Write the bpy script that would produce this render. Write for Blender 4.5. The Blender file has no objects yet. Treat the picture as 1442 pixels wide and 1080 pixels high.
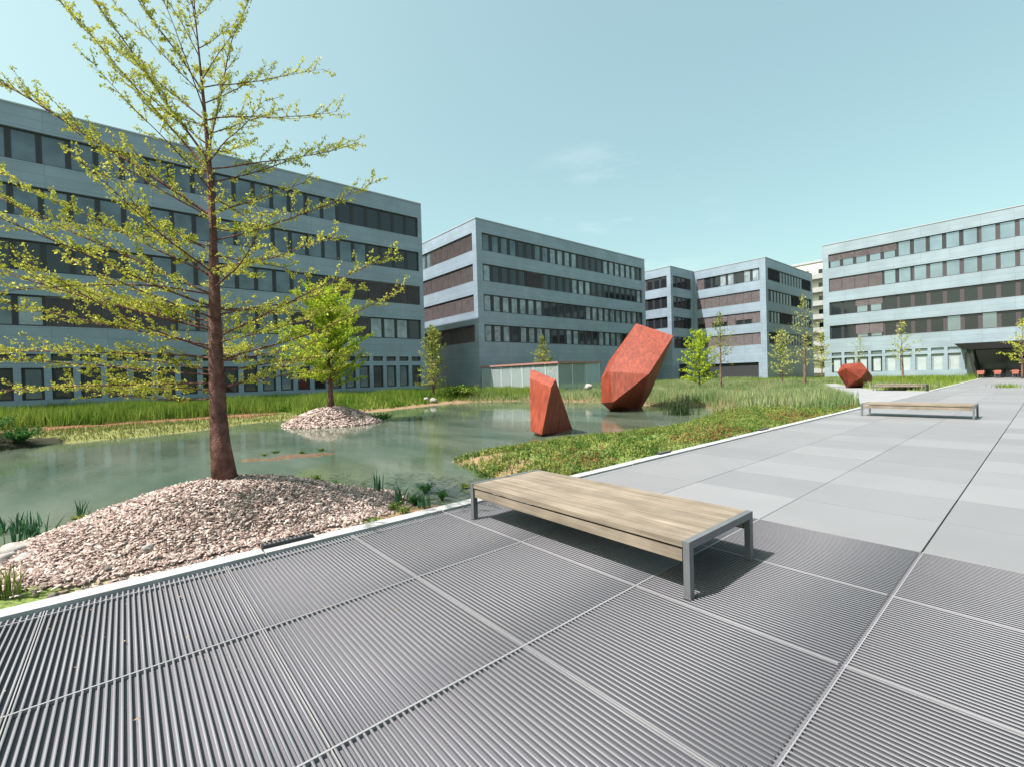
import bpy, bmesh, math, random
import numpy as np
from mathutils import Vector, Matrix, noise as mnoise

# ------------------------------------------------------------------ camera
EYE = Vector((0.0, 0.0, 1.65))
FPX, ROLL, PITCH, YAW = 645.275, -0.0296104, -0.0133795, 0.868360
PW, PH = 1442.0, 1080.0
Fv = Vector((math.cos(YAW)*math.cos(PITCH), math.sin(YAW)*math.cos(PITCH), math.sin(PITCH)))
_R = Fv.cross(Vector((0, 0, 1))).normalized(); _U = _R.cross(Fv)
Rv = _R*math.cos(ROLL) + _U*math.sin(ROLL); Uv = -_R*math.sin(ROLL) + _U*math.cos(ROLL)
scene = bpy.context.scene
COL = scene.collection
cd = bpy.data.cameras.new("camera"); cam = bpy.data.objects.new("camera", cd); COL.objects.link(cam)
M = Matrix((Rv, Uv, -Fv)).transposed().to_4x4(); M.translation = EYE
cam.matrix_world = M
cd.sensor_fit = 'HORIZONTAL'; cd.sensor_width = 36.0; cd.lens = FPX/PW*36.0
cd.clip_start = 0.05; cd.clip_end = 3000
scene.camera = cam

# ------------------------------------------------------------------ light
SUN_EL = math.radians(57); SUN_DIR = Vector((-0.958, 0.287, 0)).normalized()   # towards the sun
wd = bpy.data.worlds.new("World"); scene.world = wd; wd.use_nodes = True
nt = wd.node_tree; nt.nodes.clear()
out = nt.nodes.new('ShaderNodeOutputWorld'); bg = nt.nodes.new('ShaderNodeBackground')
sky = nt.nodes.new('ShaderNodeTexSky'); sky.sky_type = 'NISHITA'; sky.sun_disc = False
sky.sun_elevation = SUN_EL; sky.sun_rotation = math.atan2(SUN_DIR.x, SUN_DIR.y)
sky.air_density = 1.0; sky.dust_density = 3.5; sky.ozone_density = 1.0
tint = nt.nodes.new('ShaderNodeMix'); tint.data_type = 'RGBA'; tint.blend_type = 'MULTIPLY'; tint.inputs[0].default_value = 1
tint.inputs[7].default_value = (1.05, 1.145, 0.80, 1)
# a few thin cirrus wisps
tc = nt.nodes.new('ShaderNodeTexCoord'); mp = nt.nodes.new('ShaderNodeMapping'); mp.inputs['Scale'].default_value = (2.2, 2.2, 9.0)
mp.inputs['Rotation'].default_value = (0.35, -0.3, 0)
nz = nt.nodes.new('ShaderNodeTexNoise'); nz.inputs['Scale'].default_value = 2.0; nz.inputs['Detail'].default_value = 6; nz.inputs['Roughness'].default_value = .6
rp = nt.nodes.new('ShaderNodeValToRGB'); rp.color_ramp.elements[0].position = .52; rp.color_ramp.elements[1].position = .80
rp.color_ramp.elements[1].color = (.35, .35, .35, 1)
cl = nt.nodes.new('ShaderNodeMix'); cl.data_type = 'RGBA'; cl.inputs[7].default_value = (3.6, 3.9, 4.1, 1)
nt.links.new(tc.outputs['Generated'], mp.inputs[0]); nt.links.new(mp.outputs[0], nz.inputs[0]); nt.links.new(nz.outputs[0], rp.inputs[0])
veil = nt.nodes.new('ShaderNodeMix'); veil.data_type = 'RGBA'; veil.inputs[0].default_value = .42; veil.inputs[7].default_value = (1.36, 2.12, 2.36, 1)   # thin even high haze
nt.links.new(sky.outputs[0], tint.inputs[6]); nt.links.new(tint.outputs[2], veil.inputs[6]); nt.links.new(veil.outputs[2], cl.inputs[6]); 
dotn = nt.nodes.new('ShaderNodeVectorMath'); dotn.operation = 'DOT_PRODUCT'; dotn.inputs[1].default_value = (.774, .569, .277)
mk = nt.nodes.new('ShaderNodeMapRange'); mk.interpolation_type = 'SMOOTHSTEP'; mk.inputs[1].default_value = .972; mk.inputs[2].default_value = .995
mu = nt.nodes.new('ShaderNodeMath'); mu.operation = 'MULTIPLY'
nt.links.new(tc.outputs['Generated'], dotn.inputs[0]); nt.links.new(dotn.outputs['Value'], mk.inputs[0])
nt.links.new(rp.outputs[0], mu.inputs[0]); nt.links.new(mk.outputs[0], mu.inputs[1]); nt.links.new(mu.outputs[0], cl.inputs[0])
nt.links.new(cl.outputs[2], bg.inputs[0]); bg.inputs[1].default_value = 0.15
nt.links.new(bg.outputs[0], out.inputs[0])
sl = bpy.data.lights.new("sun", 'SUN'); sl.energy = 5.0; sl.angle = math.radians(.5); sl.color = (1, .925, .90)
so = bpy.data.objects.new("sun", sl); COL.objects.link(so)
sd = (SUN_DIR*math.cos(SUN_EL) + Vector((0, 0, math.sin(SUN_EL))))
so.rotation_euler = sd.to_track_quat('Z', 'Y').to_euler(); so.location = sd*60
scene.view_settings.view_transform = 'Standard'; scene.view_settings.look = 'None'
scene.view_settings.exposure = 1.04; scene.view_settings.gamma = 1.0
scene.render.engine = 'CYCLES'

# ------------------------------------------------------------------ helpers
rng = np.random.default_rng(7); random.seed(5)
def ray(x, y): return Fv + Rv*((x-PW/2)/FPX) + Uv*((PH/2-y)/FPX)
def at(x, depth):                      # ground point seen in column x at this distance
    y = 530
    d = ray(x, y); return Vector((d.x*depth, d.y*depth))
def pt(x, y, depth): return EYE + ray(x, y)*depth
def onground(x, y, z=0.0):
    d = ray(x, y); t = (z-EYE.z)/d.z; return Vector((d.x*t, d.y*t, z))

def mat(name, color, rough=.7, spec=.3, metal=0, var=0.0, vscale=5, bump=0.0, bscale=40, col2=None, wave=None, coat=0):
    m = bpy.data.materials.new(name); m.use_nodes = True; n = m.node_tree.nodes; l = m.node_tree.links
    b = n['Principled BSDF']; b.inputs['Base Color'].default_value = (*color, 1); b.inputs['Roughness'].default_value = rough
    b.inputs['Specular IOR Level'].default_value = spec; b.inputs['Metallic'].default_value = metal
    if coat: b.inputs['Coat Weight'].default_value = coat; b.inputs['Coat Roughness'].default_value = .05
    g = n.new('ShaderNodeNewGeometry')
    if var or col2:
        t = n.new('ShaderNodeTexNoise'); t.inputs['Scale'].default_value = vscale; t.inputs['Detail'].default_value = 5
        l.new(g.outputs['Position'], t.inputs[0])
        r = n.new('ShaderNodeValToRGB'); r.color_ramp.elements[0].position = .35; r.color_ramp.elements[1].position = .65
        c2 = col2 or tuple(min(1, c*(1+var)) for c in color)
        c1 = color if col2 else tuple(c*(1-var) for c in color)
        r.color_ramp.elements[0].color = (*c1, 1); r.color_ramp.elements[1].color = (*c2, 1)
        l.new(t.outputs[0], r.inputs[0]); l.new(r.outputs[0], b.inputs['Base Color'])
    if bump:
        t = n.new('ShaderNodeTexNoise'); t.inputs['Scale'].default_value = bscale; t.inputs['Detail'].default_value = 4
        l.new(g.outputs['Position'], t.inputs[0])
        bp = n.new('ShaderNodeBump'); bp.inputs['Strength'].default_value = bump; bp.inputs['Distance'].default_value = .02
        l.new(t.outputs[0], bp.inputs['Height']); l.new(bp.outputs[0], b.inputs['Normal'])
    if wave:
        sx_ = n.new('ShaderNodeSeparateXYZ'); l.new(g.outputs['Position'], sx_.inputs[0]); ad = n.new('ShaderNodeMath'); l.new(sx_.outputs[0], ad.inputs[0]); l.new(sx_.outputs[1], ad.inputs[1])
        cb = n.new('ShaderNodeCombineXYZ'); l.new(ad.outputs[0], cb.inputs[0]); l.new(sx_.outputs[2], cb.inputs[1])
        bk = n.new('ShaderNodeTexBrick'); bk.offset = 0; bk.inputs['Scale'].default_value = 1; bk.inputs['Brick Width'].default_value = 2.666; bk.inputs['Row Height'].default_value = .56
        bk.inputs['Mortar Size'].default_value = .012; bk.inputs['Mortar Smooth'].default_value = .2
        bk.inputs['Color1'].default_value = (.95, .95, .95, 1); bk.inputs['Color2'].default_value = (1.04, 1.04, 1.04, 1); bk.inputs['Mortar'].default_value = (.62, .62, .62, 1)
        l.new(cb.outputs[0], bk.inputs[0]); xm = n.new('ShaderNodeMix'); xm.data_type = 'RGBA'; xm.blend_type = 'MULTIPLY'; xm.inputs[0].default_value = 1
        l.new(b.inputs['Base Color'].links[0].from_socket, xm.inputs[6]); l.new(bk.outputs[0], xm.inputs[7]); l.new(xm.outputs[2], b.inputs['Base Color'])
    if wave:                            # horizontal profiled cladding
        w = n.new('ShaderNodeTexWave'); w.bands_direction = 'Z'; w.inputs['Scale'].default_value = wave
        l.new(g.outputs['Position'], w.inputs[0])
        bp = n.new('ShaderNodeBump'); bp.inputs['Strength'].default_value = .15; bp.inputs['Distance'].default_value = .02
        l.new(w.outputs[1], bp.inputs['Height']); l.new(bp.outputs[0], b.inputs['Normal'])
    return m

def leafmat(name, c1, c2, scale=3.0, trans=.35):
    m = bpy.data.materials.new(name); m.use_nodes = True; n = m.node_tree.nodes; l = m.node_tree.links; n.clear()
    o = n.new('ShaderNodeOutputMaterial'); d = n.new('ShaderNodeBsdfDiffuse'); t = n.new('ShaderNodeBsdfTranslucent')
    mx = n.new('ShaderNodeMixShader'); mx.inputs[0].default_value = trans
    g = n.new('ShaderNodeNewGeometry'); nz = n.new('ShaderNodeTexNoise'); nz.inputs['Scale'].default_value = scale; nz.inputs['Detail'].default_value = 3
    r = n.new('ShaderNodeValToRGB'); r.color_ramp.elements[0].position = .38; r.color_ramp.elements[1].position = .62
    r.color_ramp.elements[0].color = (*c1, 1); r.color_ramp.elements[1].color = (*c2, 1)
    l.new(g.outputs['Position'], nz.inputs[0]); l.new(nz.outputs[0], r.inputs[0])
    rd = n.new('ShaderNodeMix'); rd.data_type = 'RGBA'; rd.blend_type = 'MULTIPLY'; rd.inputs[0].default_value = 1
    v = n.new('ShaderNodeMapRange'); v.inputs[3].default_value = .65; v.inputs[4].default_value = 1.35
    l.new(g.outputs['Random Per Island'], v.inputs[0]); l.new(r.outputs[0], rd.inputs[6]); l.new(v.outputs[0], rd.inputs[7])
    l.new(rd.outputs[2], d.inputs[0]); l.new(rd.outputs[2], t.inputs[0])
    l.new(d.outputs[0], mx.inputs[1]); l.new(t.outputs[0], mx.inputs[2]); l.new(mx.outputs[0], o.inputs[0])
    return m

MAT = {}
MAT['clad'] = mat('metal_cladding', (.21, .268, .33), .36, .5, 0, .08, .6, wave=1.6)
MAT['clad_dark'] = mat('dark_cladding', (.15, .19, .22), .5, .4, 0, .08, .6, wave=1.6)
MAT['clad_light'] = mat('light_cladding', (.215, .275, .315), .42, .5, 0, .07, .6, wave=1.6)
MAT['coping'] = mat('coping', (.33, .35, .38), .4, .5)
MAT['frame'] = mat('window_frame', (.025, .026, .03), .45, .4)
MAT['frame_brown'] = mat('brown_frame', (.06, .05, .055), .45, .4)
MAT['core'] = mat('facade_backing', (.03, .032, .036), .6, .3)
MAT['glass'] = mat('window_glass', (.10, .13, .15), .06, .8, .35, .3, .7)
MAT['glass_dark'] = mat('dark_glass', (.015, .02, .024), .05, .7, .1)
MAT['glass_sky'] = mat('sky_glass', (.25, .31, .37), .07, .8, .75, .12, .5)
MAT['curtain'] = mat('curtained_glass', (.20, .245, .28), .12, .6, 0, .35, 1.2, coat=.6)
MAT['curtain_white'] = mat('white_curtained_glass', (.32, .37, .385), .2, .5, 0, .08, 1.2, coat=.4)
MAT['blind'] = mat('blind_slats', (.135, .115, .12), .5, .4, 0, .12, 1.5)
MAT['blind_white'] = mat('pale_blind', (.72, .66, .65), .6, .3)
MAT['blind_pink'] = mat('pinkish_awning', (.66, .55, .53), .6, .3)
MAT['rib'] = None
MAT['concrete'] = mat('pale_concrete', (.31, .315, .32), .8, .2, 0, .14, 4, bump=.3, bscale=60)
MAT['path'] = mat('pale_paving', (.22, .225, .235), .8, .2, 0, .08, 1.5)
MAT['steel'] = mat('grey_steel', (.12, .125, .135), .45, .5, .2, .1, 6)
MAT['black'] = mat('black_steel', (.015, .015, .017), .5, .4)
MAT['bark'] = mat('reddish_bark', (.085, .038, .032), .9, .15, 0, 0, 12, .9, 55, col2=(.16, .085, .07))
MAT['bark_grey'] = mat('brown_bark', (.10, .065, .05), .9, .15, 0, 0, 6, .5, 30, col2=(.17, .12, .09))
MAT['leaf_yellow'] = leafmat('spring_leaf', (.30, .34, .045), (.50, .50, .10), 2.5, .3)
MAT['leaf_lime'] = leafmat('lime_leaf', (.26, .38, .035), (.44, .50, .06), 1.6, .4)
MAT['leaf_olive'] = leafmat('olive_leaf', (.17, .22, .05), (.33, .34, .09), 1.2, .35)
MAT['leaf_pale'] = leafmat('pale_leaf', (.28, .34, .09), (.42, .42, .16), 1.2, .35)
MAT['grass'] = leafmat('tall_grass', (.11, .19, .03), (.22, .28, .055), .6, .35)
MAT['lawn'] = leafmat('lawn_blade', (.12, .15, .04), (.21, .21, .075), 1.0, .3)
MAT['reed'] = leafmat('reeds', (.13, .20, .075), (.28, .31, .16), .45, .3)
MAT['reed_dry'] = leafmat('dry_reeds', (.34, .27, .15), (.36, .24, .16), .6, .3)
MAT['marsh'] = leafmat('marsh_leaf', (.075, .14, .03), (.22, .25, .07), 2.6, .25)
MAT['marsh_red'] = leafmat('red_leaf', (.17, .055, .04), (.24, .12, .06), 2.0, .2)
MAT['dark_green'] = leafmat('dark_leaf', (.035, .10, .03), (.08, .18, .05), 6, .25)
MAT['blue_green'] = leafmat('iris_leaf', (.03, .085, .045), (.06, .15, .07), 8, .2)
MAT['rush'] = leafmat('dark_rush', (.025, .045, .02), (.06, .09, .04), 8, .1)
MAT['chip'] = mat('wood_chips', (.33, .235, .20), .85, .2, 0, 0, 30, col2=(.62, .50, .45))
MAT['stone'] = mat('pale_boulder', (.30, .28, .265), .85, .2, 0, .2, 6, .6, 14)
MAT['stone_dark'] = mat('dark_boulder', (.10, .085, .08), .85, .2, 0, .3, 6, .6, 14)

def wood_mat():
    m = bpy.data.materials.new('bleached_wood'); m.use_nodes = True; n = m.node_tree.nodes; l = m.node_tree.links
    b = n['Principled BSDF']; b.inputs['Roughness'].default_value = .75; b.inputs['Specular IOR Level'].default_value = .25
    g = n.new('ShaderNodeTexCoord'); mp = n.new('ShaderNodeMapping'); mp.inputs['Scale'].default_value = (45, 1.6, 45)
    t = n.new('ShaderNodeTexNoise'); t.inputs['Scale'].default_value = 1; t.inputs['Detail'].default_value = 6
    l.new(g.outputs['Object'], mp.inputs[0]); l.new(mp.outputs[0], t.inputs[0])
    r = n.new('ShaderNodeValToRGB'); r.color_ramp.elements[0].position = .3; r.color_ramp.elements[1].position = .7
    r.color_ramp.elements[0].color = (.135, .110, .082, 1); r.color_ramp.elements[1].color = (.235, .198, .155, 1)
    l.new(t.outputs[0], r.inputs[0])
    v = n.new('ShaderNodeMapRange'); v.inputs[3].default_value = .88; v.inputs[4].default_value = 1.1
    ge = n.new('ShaderNodeNewGeometry'); l.new(ge.outputs['Random Per Island'], v.inputs[0])
    w2 = n.new('ShaderNodeTexNoise'); w2.inputs['Scale'].default_value = 3.2; w2.inputs['Detail'].default_value = 6; l.new(g.outputs['Object'], w2.inputs[0])
    wv = n.new('ShaderNodeMapRange'); wv.inputs[1].default_value = .35; wv.inputs[2].default_value = .65; wv.inputs[3].default_value = .82; wv.inputs[4].default_value = 1.08; l.new(w2.outputs[0], wv.inputs[0])
    wm_ = n.new('ShaderNodeMath'); wm_.operation = 'MULTIPLY'; l.new(v.outputs[0], wm_.inputs[0]); l.new(wv.outputs[0], wm_.inputs[1]); v = wm_
    x = n.new('ShaderNodeMix'); x.data_type = 'RGBA'; x.blend_type = 'MULTIPLY'; x.inputs[0].default_value = 1
    l.new(r.outputs[0], x.inputs[6]); l.new(v.outputs[0], x.inputs[7]); l.new(x.outputs[2], b.inputs['Base Color'])
    return m
MAT['wood'] = wood_mat()

def corten_mat():
    m = bpy.data.materials.new('rusted_steel'); m.use_nodes = True; n = m.node_tree.nodes; l = m.node_tree.links
    b = n['Principled BSDF']; b.inputs['Roughness'].default_value = .62; b.inputs['Specular IOR Level'].default_value = .35
    g = n.new('ShaderNodeNewGeometry'); t = n.new('ShaderNodeTexNoise'); t.inputs['Scale'].default_value = 1.6; t.inputs['Detail'].default_value = 9; t.inputs['Roughness'].default_value = .6
    l.new(g.outputs['Position'], t.inputs[0])
    r = n.new('ShaderNodeValToRGB'); r.color_ramp.elements[0].position = .28; r.color_ramp.elements[1].position = .72
    r.color_ramp.elements[0].color = (.17, .026, .010, 1); r.color_ramp.elements[1].color = (.255, .048, .023, 1)
    e = r.color_ramp.elements.new(.5); e.color = (.21, .036, .016, 1)
    # vertical rain streaks
    mp = n.new('ShaderNodeMapping'); mp.inputs['Scale'].default_value = (9, 9, .6)
    t2 = n.new('ShaderNodeTexNoise'); t2.inputs['Scale'].default_value = 1; t2.inputs['Detail'].default_value = 5
    l.new(g.outputs['Position'], mp.inputs[0]); l.new(mp.outputs[0], t2.inputs[0])
    v = n.new('ShaderNodeMapRange'); v.inputs[1].default_value = .3; v.inputs[2].default_value = .7; v.inputs[3].default_value = .55; v.inputs[4].default_value = 1.15
    l.new(t2.outputs[0], v.inputs[0])
    x = n.new('ShaderNodeMix'); x.data_type = 'RGBA'; x.blend_type = 'MULTIPLY'; x.inputs[0].default_value = 1
    l.new(t.outputs[0], r.inputs[0]); l.new(r.outputs[0], x.inputs[6]); l.new(v.outputs[0], x.inputs[7]); l.new(x.outputs[2], b.inputs['Base Color'])
    return m
MAT['corten'] = corten_mat()

def rib_mat(name, color, rough=.6, rngv=(.93, 1.06)):     # grating, tone varies a little from panel to panel
    m = bpy.data.materials.new(name); m.use_nodes = True; n = m.node_tree.nodes; l = m.node_tree.links
    b = n['Principled BSDF']; b.inputs['Roughness'].default_value = rough; b.inputs['Specular IOR Level'].default_value = .4
    g = n.new('ShaderNodeNewGeometry')
    a = n.new('ShaderNodeVectorMath'); a.operation = 'SUBTRACT'; a.inputs[1].default_value = (.66-11.7, .77-13.5, 0)
    s = n.new('ShaderNodeVectorMath'); s.operation = 'DIVIDE'; s.inputs[1].default_value = (1.17, 1.35, 1)
    f = n.new('ShaderNodeVectorMath'); f.operation = 'FLOOR'
    w = n.new('ShaderNodeTexWhiteNoise'); w.noise_dimensions = '2D'
    l.new(g.outputs['Position'], a.inputs[0]); l.new(a.outputs[0], s.inputs[0]); l.new(s.outputs[0], f.inputs[0]); l.new(f.outputs[0], w.inputs[0])
    v = n.new('ShaderNodeMapRange'); v.inputs[3].default_value = rngv[0]; v.inputs[4].default_value = rngv[1]; l.new(w.outputs[0], v.inputs[0])
    t = n.new('ShaderNodeTexNoise'); t.inputs['Scale'].default_value = 1.3; t.inputs['Detail'].default_value = 6; l.new(g.outputs['Position'], t.inputs[0])
    v2 = n.new('ShaderNodeMapRange'); v2.inputs[1].default_value = .3; v2.inputs[2].default_value = .7; v2.inputs[3].default_value = .965; v2.inputs[4].default_value = 1.03; l.new(t.outputs[0], v2.inputs[0])
    mm = n.new('ShaderNodeMath'); mm.operation = 'MULTIPLY'; l.new(v.outputs[0], mm.inputs[0]); l.new(v2.outputs[0], mm.inputs[1])
    x = n.new('ShaderNodeMix'); x.data_type = 'RGBA'; x.blend_type = 'MULTIPLY'; x.inputs[0].default_value = 1; x.inputs[6].default_value = (*color, 1)
    l.new(mm.outputs[0], x.inputs[7]); l.new(x.outputs[2], b.inputs['Base Color'])
    return m
MAT['rib'] = rib_mat('grating_ribs', (.165, .166, .184), .6)
MAT['gap'] = rib_mat('grating_bed', (.11, .11, .126), .9)
MAT['rib_side'] = rib_mat('grating_rib_sides', (.095, .097, .11), .7)
MAT['joint'] = rib_mat('panel_edge', (.21, .21, .22))

def link(name, me, parent=None, mats=()):
    for m in mats:
        if m.name not in [x.name for x in me.materials]: me.materials.append(m)
    o = bpy.data.objects.new(name, me); COL.objects.link(o)
    if parent: o.parent = parent
    return o
def tag(o, label=None, cat=None, group=None, kind=None):
    if label: o['label'] = label
    if cat: o['category'] = cat
    if group: o['group'] = group
    if kind: o['kind'] = kind
    return o
def empty(name, loc=(0, 0, 0), rz=0):
    o = bpy.data.objects.new(name, None); COL.objects.link(o); o.location = loc; o.rotation_euler = (0, 0, rz)
    o.empty_display_size = .3; return o

class MB:                               # collects shapes with material slots into one mesh
    def __init__(s): s.v = []; s.f = []; s.m = []
    def add(s, v, f, m=0):
        k = len(s.v); s.v += [tuple(p) for p in v]; s.f += [tuple(i+k for i in q) for q in f]; s.m += [m]*len(f)
    def box(s, x0, x1, y0, y1, z0, z1, m=0):
        s.add([(x0,y0,z0),(x1,y0,z0),(x1,y1,z0),(x0,y1,z0),(x0,y0,z1),(x1,y0,z1),(x1,y1,z1),(x0,y1,z1)],
              [(0,3,2,1),(4,5,6,7),(0,1,5,4),(1,2,6,5),(2,3,7,6),(3,0,4,7)], m)
    def tube(s, pts, rad, n=6, m=0, cap=True):
        pts = [Vector(p) for p in pts]; k = len(s.v); ref = Vector((0.13, 0.31, 1)).normalized()
        for i, p in enumerate(pts):
            d = (pts[min(i+1, len(pts)-1)] - pts[max(i-1, 0)]); d = d.normalized() if d.length > 1e-9 else Vector((0, 0, 1))
            r0 = ref if abs(d.dot(ref)) < .95 else Vector((1, 0, 0))
            a = d.cross(r0).normalized(); b = d.cross(a)
            for j in range(n):
                t = 2*math.pi*j/n; q = p + (a*math.cos(t) + b*math.sin(t))*rad[i]; s.v.append((q.x, q.y, q.z))
        for i in range(len(pts)-1):
            for j in range(n):
                j2 = (j+1) % n; s.f.append((k+i*n+j, k+i*n+j2, k+(i+1)*n+j2, k+(i+1)*n+j)); s.m.append(m)
        if cap:
            s.f.append(tuple(k+j for j in range(n))[::-1]); s.m.append(m); s.f.append(tuple(k+(len(pts)-1)*n+j for j in range(n))); s.m.append(m)
    def mesh(s, name, mats, smooth=False):
        me = bpy.data.meshes.new(name); me.from_pydata(s.v, [], s.f)
        for m in mats: me.materials.append(m)
        me.polygons.foreach_set('material_index', s.m)
        if smooth: me.polygons.foreach_set('use_smooth', [True]*len(s.f))
        me.update(); return me
    def build(s, name, mats, parent=None, smooth=False, off=None):
        if not isinstance(mats, (list, tuple)): mats = [mats]
        if off is not None: s.v = [(a-off[0], b-off[1], c-off[2]) for a, b, c in s.v]
        return link(name, s.mesh(name, mats, smooth), parent)

def npmesh(name, V, F, mats, midx=None):
    me = bpy.data.meshes.new(name); V = np.asarray(V, np.float32); F = np.asarray(F, np.int32); k = F.shape[1]
    me.vertices.add(len(V)); me.vertices.foreach_set('co', V.ravel())
    me.loops.add(F.size); me.loops.foreach_set('vertex_index', F.ravel())
    me.polygons.add(len(F)); me.polygons.foreach_set('loop_start', np.arange(0, F.size, k, dtype=np.int32))
    for m in mats: me.materials.append(m)
    if midx is not None: me.polygons.foreach_set('material_index', np.asarray(midx, np.int32))
    me.update(calc_edges=True); return me

def blades(P, h, w, lean=.25, seg=2):
    """grass blades as narrow bent strips at ground points P (n,3)"""
    n = len(P); a = rng.uniform(0, 2*np.pi, n); side = np.stack([np.cos(a), np.sin(a), 0*a], 1)
    b = rng.uniform(0, 2*np.pi, n); ln = np.abs(rng.normal(0, lean, n))*h; L = np.stack([np.cos(b)*ln, np.sin(b)*ln, 0*b], 1)
    up = np.zeros((n, 3)); up[:, 2] = h
    w = np.broadcast_to(w, (n,))[:, None]
    if seg == 1:
        V = np.stack([P-side*w/2, P+side*w/2, P+up+L], 1).reshape(-1, 3); F = np.arange(3*n).reshape(-1, 3)
        return V, F
    mid = P + up*.55 + L*.35
    V = np.stack([P-side*w*.4, P+side*w*.4, mid+side*w*.5, mid-side*w*.5, P+up+L+side*w*.08, P+up+L-side*w*.08], 1).reshape(-1, 3)
    i = np.arange(n)*6
    F = np.concatenate([np.stack([i, i+1, i+2, i+3], 1), np.stack([i+3, i+2, i+4, i+5], 1)])
    return V, F
def leafquads(P, size, flat=.0, asp=.5):
    """randomly turned small leaf faces centred on points P"""
    n = len(P); d = rng.normal(0, 1, (n, 3)); d[:, 2] *= (1-flat); d /= np.linalg.norm(d, axis=1)[:, None]
    e = rng.normal(0, 1, (n, 3)); e -= d*(e*d).sum(1)[:, None]; e /= np.linalg.norm(e, axis=1)[:, None]
    s = np.broadcast_to(size, (n,))[:, None]
    V = np.stack([P-d*s*.5, P+e*s*asp*.5-d*s*.05, P+d*s*.5, P-e*s*asp*.5-d*s*.05], 1).reshape(-1, 3)
    return V, np.arange(4*n).reshape(-1, 4)

# ------------------------------------------------------------------ terrain and pond
WATER_Z = -.15
POND = np.array([(-45,21.9),(-2,21.9),(.45,21.9),(2.8,22.9),(4.1,24.5),(7.5,25.2),(12.2,26.4),(19.2,29.5),(22.4,27.0),(23.2,24.5),(23.9,20),(22.4,14.5),
  (22.9,11.6),(20,9.6),(16.9,8.5),(13.5,8.0),(11.2,8.5),(8.6,8.9),(6.6,8.9),(5.5,8.4),(5.2,7.3),(4.9,6.3),(4.3,5.6),(3.7,5.45),(3.2,6.0),(2.9,7.0),(2.0,8.2),(.7,8.7),(-.6,8.3),(-1.3,7.2),(-2.6,6.2),(-6,5.9),(-45,5.9)])
ARM = np.array([(23.2,4.9),(38.6,4.9),(39.6,7.0),(41.0,8.3),(48,11.6),(56,14.5),(56,16),(48,13.6),(38.1,10.2),(30,7.3),(26.5,6.1)])
def sdf(P, poly):
    x, y = P[:, 0], P[:, 1]; n = len(poly); best = np.full(len(P), 1e9); ins = np.zeros(len(P), bool)
    for i in range(n):
        a = poly[i]; b = poly[(i+1) % n]; e = b-a; t = np.clip(((x-a[0])*e[0]+(y-a[1])*e[1])/(e@e), 0, 1)
        best = np.minimum(best, np.hypot(x-a[0]-t*e[0], y-a[1]-t*e[1]))
        c = ((a[1] > y) != (b[1] > y)) & (x < (b[0]-a[0])*(y-a[1])/(b[1]-a[1]+1e-12)+a[0]); ins ^= c
    return np.where(ins, best, -best)        # positive inside
def wob(P, s, a):
    return a*(np.sin(P[:, 0]*s+1.3)*np.cos(P[:, 1]*s*.83+.4) + .5*np.sin(P[:, 0]*s*2.3+P[:, 1]*s*1.9) + .3*np.sin(P[:, 0]*s*5.1-P[:, 1]*s*4.3))
MOUNDS = [(.86, 6.75, 2.68, 1.95, .63), (7.1, 20.9, 2.9, 3.2, .95), (-4.7, 22.2, 3.9, 2.2, 1.05)]
def mound(P, i):
    cx, cy, rx, ry, h = MOUNDS[i]; r = np.sqrt(((P[:, 0]-cx)/rx)**2 + ((P[:, 1]-cy)/ry)**2)
    return np.where(r < 1, h*(.5+.5*np.cos(np.pi*np.clip(r, 0, 1)))**.85, 0)
def height(P):
    P = np.asarray(P, float)[:, :2]; d = sdf(P, POND) + wob(P, 1.7, .12)
    z = np.where(d > 0, WATER_Z - np.minimum(d*.35, .5), WATER_Z + np.minimum(-d*.13, .19))
    z = z + wob(P, .9, .012)
    far = np.clip((P[:, 1]-28)/6, 0, 1)*np.clip((26-P[:, 0])/6, 0, 1); z += far*.12
    for i in range(3): z = np.maximum(z, WATER_Z-.25 + mound(P, i)*1.0 + (.0 if i else .12) + wob(P, 5, .012)) if i else np.maximum(z, np.where(mound(P, 0) > .0, -.17 + mound(P, 0)*1.02 + wob(P, 5, .01), -9))
    # flat brown mat of dead weed just breaking the surface
    a = math.atan2(-.7, 1.9); u = (P[:, 0]-3.2)*math.cos(a)+(P[:, 1]-12.15)*math.sin(a); v = -(P[:, 0]-3.2)*math.sin(a)+(P[:, 1]-12.15)*math.cos(a)
    rr = (u/1.15)**2+(v/.42)**2; z = np.where(rr < 1.3, np.maximum(z, WATER_Z + .022*(1-rr)+wob(P, 6, .016)), z)
    k = np.clip((P[:, 1]-5.14)/.5, 0, 1); z = np.where(z > -.1, z*k + np.minimum(z, .0)*(1-k), z)
    ia = sdf(P, ARM) > -.12; z = np.where(ia, -.08, z)
    z = np.where((z > -.02) & (P[:, 1] < 5.3), -.02, z)
    return z
def axis(*segs): return np.concatenate([np.arange(a, b, s) for a, b, s in segs])
xs = axis((-45,-6,.9), (-6,13,.12), (13,60,.4), (60,111,1.5)); ys = axis((5.10,9,.09), (9,30,.25), (30,62,.8))
gx, gy = np.meshgrid(xs, ys); P2 = np.stack([gx.ravel(), gy.ravel()], 1); Z = height(P2)
V = np.column_stack([P2, Z]); nx, ny = len(xs), len(ys)
ii = (np.arange(ny-1)[:, None]*nx + np.arange(nx-1)[None]).ravel(); Fq = np.stack([ii, ii+1, ii+nx+1, ii+nx], 1)
me = npmesh('pond_banks', V, Fq, [])
me.polygons.foreach_set('use_smooth', [True]*len(Fq))
dP = sdf(P2, POND)
colr = np.zeros((len(P2), 4), np.float32); colr[:, 3] = 1
def setc(mask, c): colr[mask, :3] = c
setc(slice(None), (.13, .17, .05))                                    # soil with moss and short grass
setc((dP > -1.1+wob(P2, 2, .25)), (.22, .15, .09))
setc(dP > .15, (.07, .09, .045))                                      # pond bed
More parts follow.
